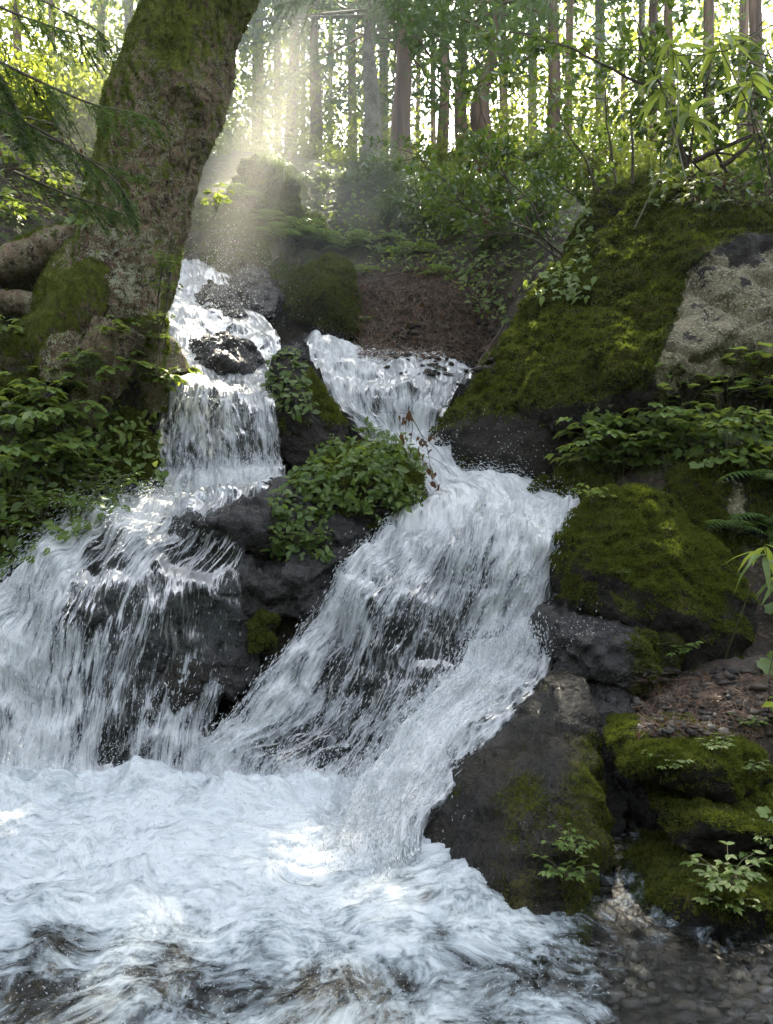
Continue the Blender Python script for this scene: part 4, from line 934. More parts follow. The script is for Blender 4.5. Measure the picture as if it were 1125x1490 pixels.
def make_fern(nf, L, w_=.32):
    frs = []
    for k in range(nf):
        st = lf = Acc(); frs.append(lf)
        az = k * 6.28 / nf + ru(-.3, .3); l = L * ru(.75, 1.1); ele = ru(.35, .9)
        d = np.array([math.cos(az), math.sin(az)]); t = np.linspace(0, 1, 26)
        pp = np.column_stack([d[0] * l * t * .9, d[1] * l * t * .9, l * (ele * t - (.35 + ele * .55) * t ** 2)])
        st.add(*tube(pp, np.linspace(.003, .0008, 26), 3)); s = np.array([-d[1], d[0], 0])
        for i in range(3, 26, 1 if L < .2 else 2):
            pl_ = l * w_ * math.sin(math.pi * (i / 26) ** .7) ** .8 * 1. + .006; tang = unit(pp[i] - pp[i - 1])
            for sg in (-1, 1):
                dd = s * sg + tang * .45 + [0, 0, -.12]
                add_leaf(lf, (T_PIN[0] * [1, .75, 1], T_PIN[1]), pp[i], dd, pl_, (0, 0, 1))
    return frs
def make_bamboo(nl, L, stemh):
    st = Acc(); lf = Acc(); top = np.array([.1 * stemh, 0, stemh])
    st.add(*tube(catmull(np.array([[-.12, .25, -.55], [-.02, .03, 0], [.03, 0, stemh * .6], top]), 8), np.linspace(.005, .002, 8), 5))
    for k in range(nl):
        az = k * 6.28 / nl + ru(-.2, .2); add_leaf(lf, T_LAN, top + [0, 0, -.01 * k], [math.cos(az), math.sin(az), ru(-.5, .25)], L * ru(.75, 1.1))
    return st, lf
def make_grass(nb, L, droop=1.0):
    lf = Acc(); t = np.linspace(0, 1, 7)
    for k in range(nb):
        az = ru(0, 6.28); l = L * ru(.5, 1.1); d = np.array([math.cos(az), math.sin(az)]); r0 = ru(0, .05)
        c = np.column_stack([d[0] * (r0 + l * .6 * t), d[1] * (r0 + l * .6 * t), l * (t * .9 - droop * t * t * ru(.8, 1.2))])
        s = np.array([-d[1], d[0], 0]) * .004; w_ = (1 - t ** 2)[:, None]
        V = np.stack([c - s * w_, c + s * w_], 1).reshape(-1, 3); F = [(2 * i, 2 * i + 1, 2 * i + 3, 2 * i + 2) for i in range(6)]; lf.add(V, F)
    return lf
def thing(name, label, cat, parts, group=None, loc=(0, 0, 0), smooth=True):
    t = empty(name, loc); tag(t, label, cat, group)
    for pn_, acc, mt in parts:
        for a_ in (acc if isinstance(acc, list) else [acc]):
            if a_.n: a_.build(pn_, M[mt], t)
    return t
def put(px, py, dy=0.0):
    p, n = hit(px, py)
    return p
PROTO = {}
def spawn(kind, maker, px, py, s, label, cat, group, rz=None, tilt=0.0, at=None):
    p = np.asarray(at) if at is not None else put(px, py)
    if p is None: return None
    rz = ru(0, 6.28) if rz is None else rz
    rot = (tilt, ru(-.12, .12), rz)
    if kind not in PROTO:
        PROTO[kind] = t = maker(); t.location = p; t.rotation_euler = rot; t.scale = (s, s, s)
        t['label'] = label; t['category'] = cat; t['group'] = group; return t
    return dup(PROTO[kind], p, rot, s, label, group)
def HERB(v): return lambda: thing('herb', 'x', 'plant', [(n, a, m_) for n, a, m_ in zip(('stem', 'leaves'), make_herb(*v), ('stem', 'leaf'))])
def HERB2(v): return lambda: thing('herb', 'x', 'plant', [(n, a, m_) for n, a, m_ in zip(('stem', 'leaves'), make_herb(*v), ('stem', 'leaf_small'))])
def FERN(v): return lambda: thing('fern', 'x', 'fern', [('frond', make_fern(*v), 'fern')])
def BAM(v): return lambda: thing('bamboo_grass', 'x', 'plant', [(n, a, m_) for n, a, m_ in zip(('stem', 'leaves'), make_bamboo(*v), ('stem', 'leaf'))])
hA = HERB((9, .30, .115, T_HERB, 5)); hB = HERB((7, .24, .10, T_OV, 4)); hC = HERB2((12, .15, .055, T_OVR, 3, 1.3)); hD = HERB((6, .42, .12, T_OV, 5, .7)); hE = HERB((8, .2, .085, T_LOB, 1, 1.4))
LB = 'leafy herbs on the left bank'; RB = 'leafy herbs by the huge boulder'
for kind, mk, px, py, s, lab in [
  ('A', hA, 232, 590, 1.0, 'sunlit herb overhanging the lip of the middle fall'), ('A', hA, 190, 580, 1.1, 'backlit drooping herb left of the middle fall lip'),
  ('A', hA, 150, 590, 1.0, 'broad-leaved herb beneath the leaning tree, left of the backlit one'), ('B', hB, 105, 570, 1.1, 'small-leaved herb beside the grey-faced boulder'),
  ('A', hA, 30, 650, 1.15, 'large pale-veined herb at the left edge under the roots'), ('A', hA, 20, 715, 1.3, 'big drooping herb at the left edge halfway down the bank'),
  ('A', hA, 95, 640, 1.0, 'spreading herb in the middle of the left bank'), ('A', hA, 115, 690, 1.0, 'hanging herb over bare earth in the left bank'),
  ('B', hB, 70, 700, 1.0, 'pale small herb between the two big herbs of the left bank'), ('A', hA, 60, 610, .9, 'herb under the grey-faced boulder'),
  ('C', hC, 135, 715, 1.6, 'dense round-leaved clump just above the left fall'), ('C', hC, 160, 728, 1.2, 'lower round-leaved tuft touching the left fall lip'),
  ('C', hC, 60, 760, 1.3, 'small-leaved tuft low on the steep left boulder'), ('C', hC, 110, 760, 1.2, 'small-leaved tuft above the damp dark rock'), ('C', hC, 20, 790, 1.2, 'low tuft at the left edge above the left fall'),
  ('D', hD, 5, 520, .8, 'tall herb with pointed leaves beside the mossy root'), ('D', hD, 165, 515, .6, 'green sprig against the base of the leaning trunk'), ('B', hB, 215, 575, .8, 'small herb glowing at the right foot of the leaning tree'),
  ('B', hB, 135, 545, .8, 'little herb in the crotch of the roots'),
  ('B', hB, 20, 330, 1.2, 'leafy herb above the bare limb on the left'), ('B', hB, 75, 290, 1.2, 'leafy herb on the upper left slope under the cedar bough'), ('B', hB, 10, 250, 1.3, 'bright herb high at the left edge'), ('D', hD, 110, 250, .9, 'pointed-leaf herb left of the leaning trunk')]:
    spawn(kind, mk, px, py, s, lab, 'plant', LB)
for kind, mk, px, py, s, lab in [
  ('D', hD, 905, 700, .9, 'tall pointed-leaf herb over the rounded green boulder'), ('D', hD, 970, 690, 1.0, 'tallest pointed-leaf herb right of the rounded green boulder crest'),
  ('D', hD, 1010, 668, .9, 'pointed-leaf herb at the crest of the streaked mossy boulder'), ('A', hA, 870, 672, 1.0, 'low spreading herb nearest the dark foot of the huge boulder'),
  ('A', hA, 925, 655, 1.0, 'spreading herb in the middle of the patch below the pale lichen'), ('A', hA, 975, 640, 1.0, 'spreading herb behind the tallest pointed-leaf herb'),
  ('E', hE, 940, 680, 1.1, 'round-leaved plant between the pointed-leaf herbs'), ('E', hE, 1000, 610, 1.2, 'round-leaved plant against the pale lichen face'),
  ('E', hE, 1060, 600, 1.4, 'round-leaved plant right of the pale lichen face'), ('E', hE, 1110, 610, 1.4, 'round-leaved plant at the right edge below the lichen face'), ('D', hD, 990, 590, .8, 'pale upright herb in front of the lichen face'),
  ('A', hA, 1060, 655, .9, 'spreading herb on the streaked mossy boulder'), ('D', hD, 1100, 650, .7, 'pointed-leaf herb at the right edge on the streaked boulder'), ('A', hA, 845, 690, .8, 'herb leaning over the dim mossy rock'),
  ('B', hB, 900, 700, .9, 'short herb on the left crest of the rounded green boulder'), ('E', hE, 1090, 560, 1.3, 'round-leaved plant high beside the lichen face'), ('B', hB, 860, 735, .5, 'tiny sprig where the main fall leaves the rounded boulder')]:
    spawn(kind, mk, px, py, s, lab, 'plant', RB)
for kind, mk, px, py, s, lab in [
  ('C', hC, 985, 960, .7, 'small creeper on the mossy end of the black wet rock'), ('C', hC, 830, 1245, .55, 'small creeper up the mossy side of the wet brown slab'), ('C', hC, 822, 1290, .6, 'small creeper low on the wet brown slab'),
  ('C', hC, 970, 1125, .5, 'tiny bright creeper on the topmost ledge stone'), ('C', hC, 1045, 1100, .5, 'tiny creeper right of centre on the topmost ledge stone'), ('C', hC, 1090, 1130, .45, 'tiny creeper at the right end of the topmost ledge stone'),
  ('C', hC, 1060, 1300, .8, 'bright creeper on the lowest ledge stone'), ('C', hC, 1105, 1270, .7, 'bright creeper at the right edge of the lowest ledge stone'), ('C', hC, 1050, 1335, .6, 'lowest creeper near the shallow brown water'),
  ('C', hC, 1115, 1235, .5, 'tiny creeper at the right edge of the middle ledge stone'), ('C', hC, 1095, 1065, .5, 'sprig on the pebbles above the ledge stones'), ('C', hC, 455, 800, .8, 'bright creeper under the ledge beside the black blocks'),
  ('C', hC, 435, 795, .7, 'smaller creeper left of the bright one under the ledge'), ('C', hC, 905, 840, .3, 'single tiny sprout on the face of the rounded green boulder')]:
    spawn(kind, mk, px, py, s, lab, 'plant', 'small creepers on the wet stones')
fA = FERN((8, .42)); 
for px, py, s, lab in [(425,335,1.2,'feathery fern on the mossy shoulder rock'), (400,345,1.0,'fern left of the feathery fern on the mossy shoulder'), (500,365,1.2,'fern above the dome-topped boulder'), (545,350,1.2,'fern right of the dome-topped boulder crest'), (470,350,1.0,'fern between the shoulder rock and the dome-topped boulder'),
                       (520,400,.9,'fern hanging beside the dome-topped boulder'), (590,370,1.2,'fern on the slope above the dirt bank'), (1115,700,1.0,'pale fern at the right edge over the streaked boulder'), (1060,770,.9,'dark fern between the two mossy boulders on the right'), (1120,760,.9,'fern under the bamboo grass at the right edge'),
                       (390,320,.9,'fern in the mist left of the shoulder rock'), (350,285,1.0,'fern glowing in the mist on the left of the peaked boulder'), (635,400,.9,'small fern at the top of the dirt bank'), (525,470,.7,'small fern by the dark base of the dome-topped boulder'), (130,535,.4,'tuft of fern at the trunk base')]:
    spawn('fern', fA, px, py, s, lab, 'fern', 'ferns')
bA = BAM((10, .26, .18)); bp = P(1100, 788, 4.1)
for (px, py, Y, s, rz, lab) in [(1108,800,4.15,1.0,0,'bamboo grass with long drooping browned leaves at the right edge'),(1140,840,4.1,.9,2,'second bamboo grass half out of frame at the right edge'),(1000,160,5.0,1.15,1,'bamboo grass hanging at the top right before the cedars'),
                     (965,120,5.1,1.1,3,'bamboo grass highest at the top right'),(1050,60,5.0,1.1,4,'bamboo grass near the top right corner'),(1090,120,5.0,1.1,5,'bamboo grass beside the thick trunk at the top right'),(985,60,5.1,1.0,2.2,'bamboo grass at the top edge left of the corner clump')]:
    spawn('bamboo', bA, px, py, s, lab, 'plant', 'bamboo grass', rz=rz, at=P(px, py, Y) - [0, 0, .15])
gA = lambda: thing('grass_tuft', 'x', 'grass', [('blades', make_grass(130, .55, 1.45), 'grass')])
for px, py, s, lab in [(415,262,1.0,'grass tuft hanging off the ridge beside the peaked boulder'), (440,262,1.0,'second hanging grass tuft right of the peaked boulder'), (475,258,1.0,'hanging grass tuft left of the speckled trunk'), (500,258,1.0,'hanging grass tuft over the brown stone'),
                       (525,258,1.1,'hanging grass tuft under the speckled trunk'), (550,258,1.0,'hanging grass tuft right under the speckled trunk'), (575,260,1.0,'hanging grass tuft under the thickest cedar'), (390,235,.9,'sunlit grass tuft behind the peaked boulder'), (410,245,1.0,'brightest sunlit grass tuft behind the peaked boulder'), (130,520,.5,'bright grass tuft between the roots'), (1030,300,.5,'dry grass tuft on the top of the huge boulder')]:
    spawn('grass', gA, px, py + 3, s, lab, 'grass', 'hanging grass tufts')

# ---- leafy bushes at the forest edge
def make_bush(r, n, leaf, mat, name='bush'):
    sts = []; lf = Acc()
    for k in range(9):
        st = Acc(); sts.append(st)
        az = ru(0, 6.28); e = np.array([math.cos(az) * r * ru(.3, .9), math.sin(az) * r * ru(.3, .9), r * ru(.8, 1.7)])
        pp = catmull(np.array([[0, 0, -.1], e * [.3, .3, .6], e]), 7); st.add(*tube(pp, np.linspace(.02, .004, 7), 5))
        m_ = n // 9; c = pp[PRNG.integers(2, 7, m_)]; q = c + PRNG.normal(scale=r * .26, size=(m_, 3))
        dd = unit(PRNG.normal(size=(m_, 3)) + [0, 0, -.1]); lf.add(*place((T_OV[0][:, :], T_OV[1]), q, dd, np.array([[0, .2, 1.]]) + PRNG.normal(scale=.3, size=(m_, 3)), ru(.6, 1.2, m_) * leaf))
    return thing(name, 'x', 'bush', [('stem', sts, 'twig'), ('leaves', lf, mat)])
PROTO['bushA'] = None; del PROTO['bushA']
bushA = lambda: make_bush(.75, 1500, .10, 'leaf_far'); bushB = lambda: make_bush(.6, 1500, .075, 'leaf_gloss')
bl = [(-4.8,10.2),(-4.1,9.7),(-5.6,10.6),(-3.9,10.9),(-8,9.5),(-6.6,11),(-5.2,12.2),(-4.2,11.2),(-3.4,12.6),(-2.6,13.2),(-2.0,12.6),(-1.4,13.5),(-.9,12.9),(-.2,14.2),(.5,13.2),(1.2,13.8),(2.0,13.0),(2.8,13.9),(3.6,13.0),(4.6,13.8),(5.5,12.8),(6.5,13.8),(-3,16),(-1,17),(1.2,17),(3.5,17),(5.8,17),(8.2,16),(-5,17),(7.6,12.6)]
for i, (x, y) in enumerate(bl):
    z = terr_full(np.array([[x, y]]))[0]; pxx, _ = proj(np.array([[x, y, z]]))
    side = 'behind the leaning tree' if pxx[0] < 330 else ('behind the peaked boulder' if pxx[0] < 470 else ('behind the speckled trunk' if pxx[0] < 600 else ('behind the dirt slope' if pxx[0] < 800 else 'behind the huge boulder')))
    row = 'at the forest edge' if y < 15 else 'deeper in the forest'
    if y < 15 and 330 < pxx[0] < 720: z -= .25
    bad = False
    for g, r_ in GAPS:
        v = np.array([x, y, z + .45]) - g; bad |= np.linalg.norm(v - (v @ SUN) * SUN) < r_ + .25 and v @ SUN > 2
    if bad and y < 15: continue
    spawn('bushA', bushA, 0, 0, (ru(.35, .5) if 330 < pxx[0] < 720 else ru(.75, 1.05)) if y < 15 else ru(.5, .9), f'{ords[i]} leafy bush {row} {side}', 'bush', 'bushes of the forest edge', at=(x, y, z))
for i, (px, py, s) in enumerate([(600,300,.5),(640,310,.5),(680,300,.6),(720,320,.6),(745,320,.5),(660,350,.45),(710,370,.45),(780,350,.8),(620,340,.6),(800,300,.9),(560,290,.7),(830,270,.8),(565,330,.5)]):
    pl_ = ['on the upper slope', 'on the middle slope', 'low on the slope'][0 if py < 330 else (1 if py < 385 else 2)]
    spawn('bushB', bushB, px, py, s, f'{ords[i]} small glossy shrub {pl_}, left of the huge boulder', 'bush', 'small shrubs on the slope')

# ---- big glossy shrub with grey twigs reaching over from the top of the huge boulder
def make_shrub(roots, seed, leafs, nsub=7, leafsize=.085):
    sts = []; lf = Acc()
    for pts, r0 in roots:
        st = Acc(); sts.append(st)
        A = catmull(np.array([P(*q) for q in pts]), 40) + 0; A = A + .02 * np.column_stack([fbm(A * 3 + seed, 2), fbm(A * 3 + 9, 2), fbm(A * 3 + 4, 2)])
        st.add(*tube(A, np.linspace(r0, r0 * .25, 40), 6))
        for k in range(nsub):
            i = PRNG.integers(8, 40); s0 = A[i]; L = ru(.25, .75); d = unit(PRNG.normal(size=3) * [1, .8, .7] + [0, -.05, .25])
            e = s0 + d * L; m_ = (s0 + e) / 2 + PRNG.normal(scale=.05, size=3); B = catmull(np.array([s0, m_, e]), 14); st.add(*tube(B, np.linspace(.006, .002, 14), 4))
            for j in range(leafs):
                q = B[PRNG.integers(3, 14)]; dd = unit(PRNG.normal(size=3) + d * .6); tip = q + dd * .05
                for w_ in range(3):
                    add_leaf(lf, T_OVR, tip + PRNG.normal(scale=.02, size=3), unit(dd + PRNG.normal(scale=.8, size=3)), leafsize * ru(.6, 1.15), PRNG.normal(scale=.5, size=3) + [0, 0, 1])
    return sts, lf
def shrub(label, roots, seed, leafs, nsub=7, leafsize=.085, mat='leaf_gloss'):
    st, lf = make_shrub(roots, seed, leafs, nsub, leafsize); b = P(*roots[0][0][0]); t = empty('shrub', b); tag(t, label, 'shrub', 'shrubs reaching over the boulders')
    for q_ in st: q_.build('branch', M['twig'], t, b)
    lf.build('leaves', M[mat], t, b); return t
shrub('glossy shrub with a long pale twig arching from the top of the huge boulder', [([(1000,245,7.0),(980,185,6.9),(968,140,6.8),(925,120,6.7),(860,85,6.5),(790,55,6.4),(740,45,6.3)],.022),([(1000,245,7.0),(1010,180,6.9),(1030,120,6.8),(1040,60,6.7)],.015),([(968,140,6.8),(940,80,6.7),(920,20,6.6)],.012)], 1, 7, 12)
shrub('glossy shrub growing low over the right top of the huge boulder', [([(1060,250,7.1),(1040,210,7.0),(1060,160,6.9),(1100,120,6.9)],.015),([(1090,250,7.1),(1120,190,7.0),(1150,130,6.9)],.015),([(1020,250,7.1),(985,215,7.0),(940,200,6.9)],.012)], 2, 8, 10)
shrub('leafy shrub in front of the cedars behind the dark slab', [([(900,300,8.6),(890,220,8.5),(880,150,8.4),(890,90,8.3)],.015),([(880,300,8.6),(850,230,8.5),(820,180,8.3),(800,120,8.2)],.013),([(860,310,8.6),(830,280,8.5),(770,240,8.3),(720,210,8.2)],.012)], 3, 8, 11)
shrub('sprawling shrub with bare twigs leaning over the dirt slope', [([(820,370,8.2),(760,330,8.0),(700,310,7.9),(640,290,7.8)],.014),([(810,380,8.2),(770,290,8.1),(715,240,8.0),(680,180,7.9)],.013),([(790,360,8.3),(740,270,8.3),(700,150,8.2),(690,70,8.1)],.013)], 4, 8, 12)
shrub('thin-leaved shrub hanging over the speckled trunk foot', [([(700,330,9.5),(660,280,9.4),(620,240,9.3),(600,210,9.3)],.012),([(690,340,9.5),(640,310,9.3),(590,290,9.2)],.012)], 5, 7, 9)
shrub('dark shrub against the right edge above the huge boulder', [([(1130,290,6.6),(1110,220,6.5),(1090,150,6.4)],.012),([(1140,290,6.6),(1130,200,6.5),(1125,100,6.4),(1100,40,6.3)],.012)], 6, 6, 8)
# ---- broken branches, dry twigs and hanging dead leaves
def stick(label, pts, r0, forks=0, leaves=0, name='branch', mat='twig'):
    A = catmull(np.array([P(*q) for q in pts]), 24); A[:, 2] += .012 * fbm(A * 9, 2); acc = Acc(); acc.add(*tube(A, np.linspace(r0, r0 * .4, 24), 8))
    for k in range(forks):
        i = PRNG.integers(6, 20); e = A[i] + unit(A[i] - A[i - 1]) * ru(.1, .3) + PRNG.normal(scale=.12, size=3); acc.add(*tube(catmull(np.array([A[i], (A[i] + e) / 2 + .01, e]), 6), np.linspace(r0 * .45, r0 * .15, 6), 5))
    b = A[0]; o = empty(name, b); tag(o, label, 'branch', 'dead branches'); acc.build('wood', M[mat], o, b)
    if leaves:
        lf = Acc()
        for k in range(leaves):
            q = A[PRNG.integers(10, 24)] + PRNG.normal(scale=.03, size=3); add_leaf(lf, T_OV, q, unit(PRNG.normal(size=3) * .5 + [0, 0, -1]), ru(.025, .065), PRNG.normal(size=3))
        lf.build('dead_leaves', M['brown_leaf'], o, b)
    return o
stick('thick broken branch lying on the top of the huge boulder', [(1010,235,7.0),(1050,215,6.9),(1095,195,6.8)], .030, 2)
stick('second broken branch crossing on the top of the huge boulder', [(1050,243,6.9),(1080,220,6.85),(1100,200,6.8)], .026)
stick('upright dead stem on the ridge of the huge boulder', [(920,268,7.4),(921,220,7.4),(918,165,7.4),(920,152,7.4)], .016)
stick('grey dead bough arching over the dirt slope', [(820,380,8.0),(770,345,7.9),(730,340,7.8),(690,345,7.8)], .012, 5)
stick('long thin dead twig across the dirt slope', [(790,360,8.0),(740,380,7.9),(700,410,7.9),(680,455,7.9)], .009, 4)
stick('curled dead twig at the top of the chute', [(735,470,7.4),(712,505,7.35),(696,530,7.3),(700,545,7.3)], .014, 5)
stick('dead frond hanging before the lower tip of the huge boulder', [(595,600,5.35),(610,625,5.3),(622,655,5.3),(630,705,5.3)], .004, 3, 26, 'dead_frond')
stick('short dead frond beside the hanging one', [(598,640,5.35),(600,615,5.32),(592,602,5.3),(590,640,5.3)], .003, 2, 14, 'dead_frond')
stick('brown dead leaves caught in the shrub over the slope', [(690,215,7.8),(700,222,7.8),(702,240,7.8),(698,258,7.8)], .005, 2, 16)
stick('rusty leaf cluster hanging halfway up the slope shrub', [(690,280,7.7),(705,295,7.7),(712,310,7.7),(710,335,7.7)], .005, 2, 22)
stick('orange leaves on the long pale twig', [(850,60,6.4),(862,68,6.4),(872,78,6.4)], .003, 1, 6)
stick('dry twig on the upper left slope', [(0,255,6.8),(50,300,6.8),(90,350,6.7),(120,380,6.6)], .010, 5, 6)
stick('fallen twig with rusty leaves left of the leaning trunk', [(40,170,7.2),(85,185,7.1),(110,215,7.0),(120,240,7.0)], .009, 4, 30)
stick('arching green culm reaching in from the right edge to the lowest top right bamboo leaves', [(1330,600,5.4),(1260,330,5.2),(1150,150,5.1),(1000,172,5.0)], .008, 0, 0, 'bamboo_culm', 'stem')
stick('arching green culm ending at the leftmost top right bamboo leaves', [(1330,590,5.5),(1240,250,5.3),(1120,80,5.2),(965,132,5.1)], .008, 0, 0, 'bamboo_culm', 'stem')
stick('arching green culm ending at the bamboo leaves nearest the top right corner', [(1360,600,5.5),(1290,260,5.3),(1180,40,5.1),(1050,75,5.0),(985,80,5.0)], .008, 0, 0, 'bamboo_culm', 'stem')
stick('upright green culm beside the thick trunk at the top right', [(1340,610,5.4),(1270,380,5.2),(1170,180,5.1),(1090,132,5.0)], .008, 0, 0, 'bamboo_culm', 'stem')
# ---- cedar boughs drooping in front of the leaning trunk
def bough(label, pts, dens=1.0, wid=.42):
    A = catmull(np.array([P(*q) for q in pts]), 60); st = Acc(); nd_ = Acc(); st.add(*tube(A, np.linspace(.012, .002, 60), 5)); n = len(A)
    T = unit(np.gradient(A, axis=0))
    for i in range(3, n, 1):
        side = unit(np.cross(T[i], [0, 0, 1]))
        for sg in (-1, 1):
            if PRNG.random() > dens * .26: continue
            L = wid * (1 - i / n) ** .6 * ru(.5, 1.0) + .06; d = unit(T[i] * .8 + side * sg * .9 + [0, 0, -.45 + ru(-.2, .1)])
            B = A[i] + d * np.linspace(0, 1, 12)[:, None] * L + np.array([0, 0, -.3])[None] * (np.linspace(0, 1, 12)[:, None] ** 2) * L
            st.add(*tube(B[[0, 5, 11]], [.002, .0015, .0008], 3))
            m_ = int(55 * L / .3) + 10; t = ru(.03, 1, m_); q = A[i] + d * t[:, None] * L + np.array([0, 0, -.3]) * (t ** 2)[:, None] * L
            sd_ = unit(np.cross(d, [0, 0, 1])); dd = unit(d[None] * .9 + sd_[None] * np.where(PRNG.random(m_) < .5, -1, 1)[:, None] * .8 + PRNG.normal(scale=.2, size=(m_, 3)) + [0, 0, -.1])
            ln = ru(.03, .075, m_) * (1.1 - .6 * t); w_ = unit(np.cross(dd, PRNG.normal(size=(m_, 3)) * .3 + [0, 0, 1])) * .0035
            V = np.stack([q - w_, q + w_, q + dd * ln[:, None] + w_ * .5, q + dd * ln[:, None] - w_ * .5], 1).reshape(-1, 3); nd_.add(V, np.arange(4 * m_).reshape(-1, 4))
    b = A[0]; o = empty('cedar_bough', b); tag(o, label, 'branch', 'cedar boughs drooping at the left'); st.build('twigs', M['twig'], o, b); nd_.build('needles', M['needle'], o, b, smooth=False)
bough('cedar bough reaching right across the leaning trunk', [(-60,60,4.6),(40,110,4.6),(130,150,4.6),(200,165,4.55),(238,180,4.5)])
bough('cedar bough drooping over the trunk below the first', [(-60,130,4.7),(40,180,4.7),(110,220,4.65),(170,265,4.6),(195,310,4.6)])
bough('cedar bough along the top left corner', [(-80,-40,4.8),(0,10,4.8),(80,40,4.8),(150,60,4.8)])
bough('cedar bough at the left edge, sunlit and hanging', [(-90,20,4.5),(-20,80,4.5),(20,150,4.5),(40,210,4.5)])
bough('short cedar bough tip over the middle of the trunk', [(20,180,4.9),(90,210,4.85),(150,240,4.8),(210,255,4.8)],.9,.3)
bough('low cedar bough tip above the trunk base', [(20,250,5.0),(90,280,5.0),(150,300,4.95),(190,315,4.9)],.8,.26)
bough('high cedar bough behind the leaning trunk', [(-60,-60,7.5),(60,0,7.5),(150,50,7.4),(210,110,7.4)],1,.6)
bough('cedar bough crossing the top of the picture near the mist', [(500,-60,9.5),(470,-25,9.4),(430,0,9.3),(400,8,9.2)],1,.7)
# ---- vines and drooping sunlit moss strands on the right edge of the leaning trunk
stick('mossy vine hanging by the right foot of the leaning trunk', [(248,395,5.95),(243,440,5.95),(232,500,5.95),(228,545,5.95)], .012, 2, 0, 'vine')
stick('thinner mossy vine left of the other by the trunk foot', [(236,390,5.95),(230,440,5.95),(231,490,5.95),(234,530,5.95)], .009, 1, 0, 'vine')
for i, (px, py, s) in enumerate([(243,400,.5),(238,430,.5),(232,470,.4),(240,385,.4),(225,500,.45),(215,480,.4)]):
    spawn('C', hC, px, py, s * 1.4, f'glowing backlit sprig on the right edge of the leaning trunk, {ords[i]} of six', 'plant', 'sprigs on the trunk edge', at=P(px, py, 5.92))
spawn('B', hB, 0, 0, .8, 'sunlit sprig reaching out over the mist from the leaning trunk', 'plant', 'sprigs on the trunk edge', at=P(315, 305, 7.6))
# ---- ground cover, litter, pebbles: nobody could count these
def scatter_px(n, x0, y0, x1, y1, mask=None):
    Pp = []; Nn_ = []
    for k in range(n):
        x = ru(x0, x1); y = ru(y0, y1)
        if mask and not mask(x, y): continue
        p, nn = hit(x, y)
        if p is None: continue
        Pp.append(p); Nn_.append(nn)
    return np.array(Pp), np.array(Nn_)
def cover(name, label, areas, tp, size, mat, lift=.02, jit=.5, kind='stuff', clump=False):
    acc = Acc()
    for n, x0, y0, x1, y1, mask in areas:
        p, nn = scatter_px(n, x0, y0, x1, y1, mask)
        if not len(p): continue
        if clump: kk = fbm(p * 5.5, 2) > -.12; p = p[kk]; nn = nn[kk]
        k = len(p); up = unit(nn * .7 + [0, -.25, .6] + PRNG.normal(scale=jit, size=(k, 3))); d = PRNG.normal(size=(k, 3)) + [0, 0, -.5]; d -= (d * up).sum(1)[:, None] * up
        sz = size * ru(.35, 1.45, k); acc.add(*place(tp, p + nn * (lift * ru(.2, 2, k))[:, None], d, up, sz))
    o = acc.build(name, M[mat]); tag(o, label, None, None, kind); return o
pt = lambda *poly: (lambda x, y: sum(((poly[i][1] > y) != (poly[i - 1][1] > y)) and (x < (poly[i - 1][0] - poly[i][0]) * (y - poly[i][1]) / (poly[i - 1][1] - poly[i][1]) + poly[i][0]) for i in range(len(poly))) % 2 == 1)
cover('creeper', 'low creeper carpet covering the rock between the middle fall and the main chute', [(5200,395,625,625,790,pt((430,690),(470,640),(530,622),(600,642),(618,690),(612,730),(540,750),(480,735),(430,755),(400,790),(396,740)))], T_OVR, .052, 'leaf_small', .05, .8, clump=True)
cover('creeper', 'creeper on the upper face of the pointed rock', [(520,385,500,470,620,pt((390,515),(430,508),(448,560),(455,600),(430,605),(392,575)))], T_OVR, .06, 'leaf_small', .03)
cover('creeper', 'creeper trailing down under the ledge rock', [(260,395,740,480,815,None)], T_OVR, .055, 'leaf_small', .02)
cover('ground_cover', 'mixed leafy ground cover on the left bank', [(900,0,590,235,840,lambda x, y: y < 840 - .55 * x), (450,0,180,160,330,lambda x, y: x < 130)], T_OV, .07, 'leaf', .04)
cover('ground_cover', 'small green leaves scattered over the upper slope and ridge', [(2600,330,235,860,440,lambda x, y: not (x < 470 and y > 330) and not (315 < x < 440 and y > 215) and not (405 < x < 530 and y > 360) and not (520 < x < 760 and y > 400)), (350,620,380,745,470,lambda x, y: x - 620 > (y - 380) * .9)], T_OV, .075, 'leaf', .07)
cover('ground_cover', 'tiny leaves and sprouts along the top of the huge boulder', [(500,940,238,1125,300,None)], T_OV, .06, 'leaf', .04)
cover('ground_cover', 'creeping leaves under the herbs right of the huge boulder', [(500,860,590,1125,680,lambda x, y: y > 600), (1500,1127,520,1500,1300,None)], T_LOB, .075, 'leaf', .05)
# litter of twigs and dead leaves
acc = Acc(); lf = Acc()
for n, x0, y0, x1, y1, s in [(1300,520,390,720,522,1.0),(1000,930,985,1125,1075,.35),(160,0,200,120,320,1.0),(260,1000,250,1125,300,.7)]:
    p, nn = scatter_px(n, x0, y0, x1, y1)
    for q, n_ in zip(p, nn):
        d = PRNG.normal(size=3); d -= d.dot(n_) * n_ * .9; d = unit(d); L = ru(.04, .28) * s
        acc.add(*tube(np.array([q - d * L, q + n_ * .015, q + d * L]), [.003 * s, .004 * s, .002 * s], 4))
    p, nn = scatter_px(n // 3, x0, y0, x1, y1); k = len(p)
    lf.add(*place(T_OV, p + nn * .01, PRNG.normal(size=(k, 3)), unit(nn + PRNG.normal(scale=.3, size=(k, 3))), ru(.03, .09, k) * s))
o = acc.build('twig_litter', M['litter']); tag(o, 'fallen twigs and cedar needles littering the dirt bank and ledges', None, None, 'stuff')
o = lf.build('leaf_litter', M['brown_leaf']); tag(o, 'fallen dead leaves littering the dirt bank and ledges', None, None, 'stuff')
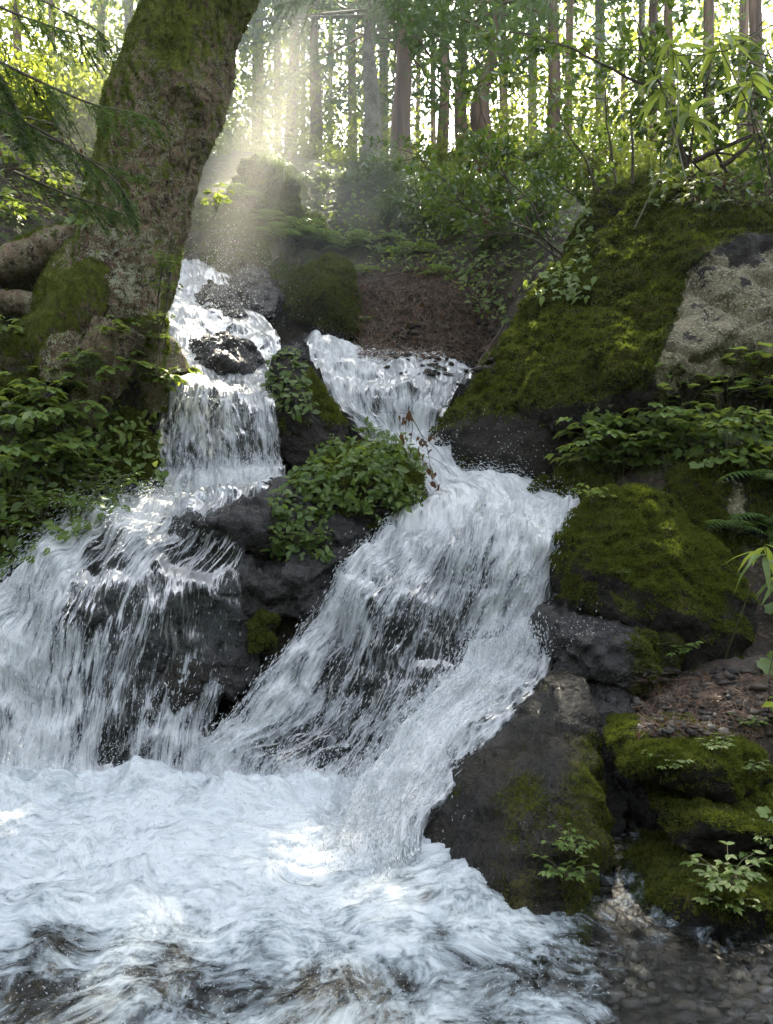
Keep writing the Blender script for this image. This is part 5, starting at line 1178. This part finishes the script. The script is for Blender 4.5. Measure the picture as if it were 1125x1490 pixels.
bmI = bmesh.new(); bmesh.ops.create_icosphere(bmI, subdivisions=2, radius=1); IV = np.array([v.co[:] for v in bmI.verts]); IF = np.array([[v.index for v in f.verts] for f in bmI.faces]); bmI.free()
acc = Acc()
for n, x0, y0, x1, y1, s0, s1 in [(260,930,975,1125,1075,.008,.040),(500,930,975,1125,1075,.004,.014),(350,870,1290,1125,1420,.010,.03),(120,560,470,720,545,.02,.06),(160,720,1380,1125,1485,.015,.04)]:
    p, nn = scatter_px(n, x0, y0, x1, y1)
    for q in p:
        if q[2] < .15 and q[1] < 3.3: q = np.array([q[0], q[1], terr_full(q[None, :2])[0]])
        V = IV * ru(s0, s1) * ru(.5, 1.3, 3) * [1, 1, .55]; V = V * (1 + .6 * fbm(IV * 1.3 + ru(0, 50), 2))[:, None]; acc.add(V + q, IF)
def pebble_material():
    m, t = newmat('pebble'); r_ = nd(t, 'NewGeometry').outputs['Random Per Island']
    c = ramp(t, r_, [(0, (.008, .007, .006)), (.5, (.022, .018, .015)), (.85, (.045, .032, .022)), (1, (.09, .08, .065))])
    out(t, nd(t, 'BsdfPrincipled', {'Base Color': c, 'Roughness': .55, 'Specular IOR Level': .3}).outputs[0]); return m
o = acc.build('gravel', pebble_material()); tag(o, 'wet pebbles on the right bank and under the clear shallow water', None, None, 'stuff')
# ------------------------------------------------------------------ air
def volume_mat(name, dens, col=(.95, .95, .93), aniso=.45):
    m, t = newmat(name); v = nd(t, 'VolumePrincipled', {'Color': (*col, 1), 'Density': dens, 'Anisotropy': aniso}); nt_o = nd(t, 'OutputMaterial'); t.links.new(v.outputs[0], nt_o.inputs['Volume']); return m
def box(name, lo, hi, mat):
    V = np.array([[x, y, z] for x in (lo[0], hi[0]) for y in (lo[1], hi[1]) for z in (lo[2], hi[2])], float)
    F = np.array([[0, 1, 3, 2], [4, 6, 7, 5], [0, 4, 5, 1], [2, 3, 7, 6], [0, 2, 6, 4], [1, 5, 7, 3]])
    o = obj(name, mesh(name, V, F, mat, smooth=False)); return o
o = box('haze', (-75, -8, -2), (75, 75, 60), volume_mat('haze', .0011)); tag(o, 'thin hazy forest air', None, None, 'stuff')
bmI = bmesh.new(); bmesh.ops.create_icosphere(bmI, subdivisions=3, radius=1); IV = np.array([v.co[:] for v in bmI.verts]); IF3 = np.array([[v.index for v in f.verts] for f in bmI.faces]); bmI.free()
V = IV * [2.3, 2.8, 3.4] * (1 + .15 * fbm(IV * 1.5, 2))[:, None] + P(355, 260, 9.8)
o = obj('mist', mesh('mist', V, IF3, volume_mat('mist', .038))); tag(o, 'sunlit mist hanging over the head of the upper left fall', None, None, 'stuff')
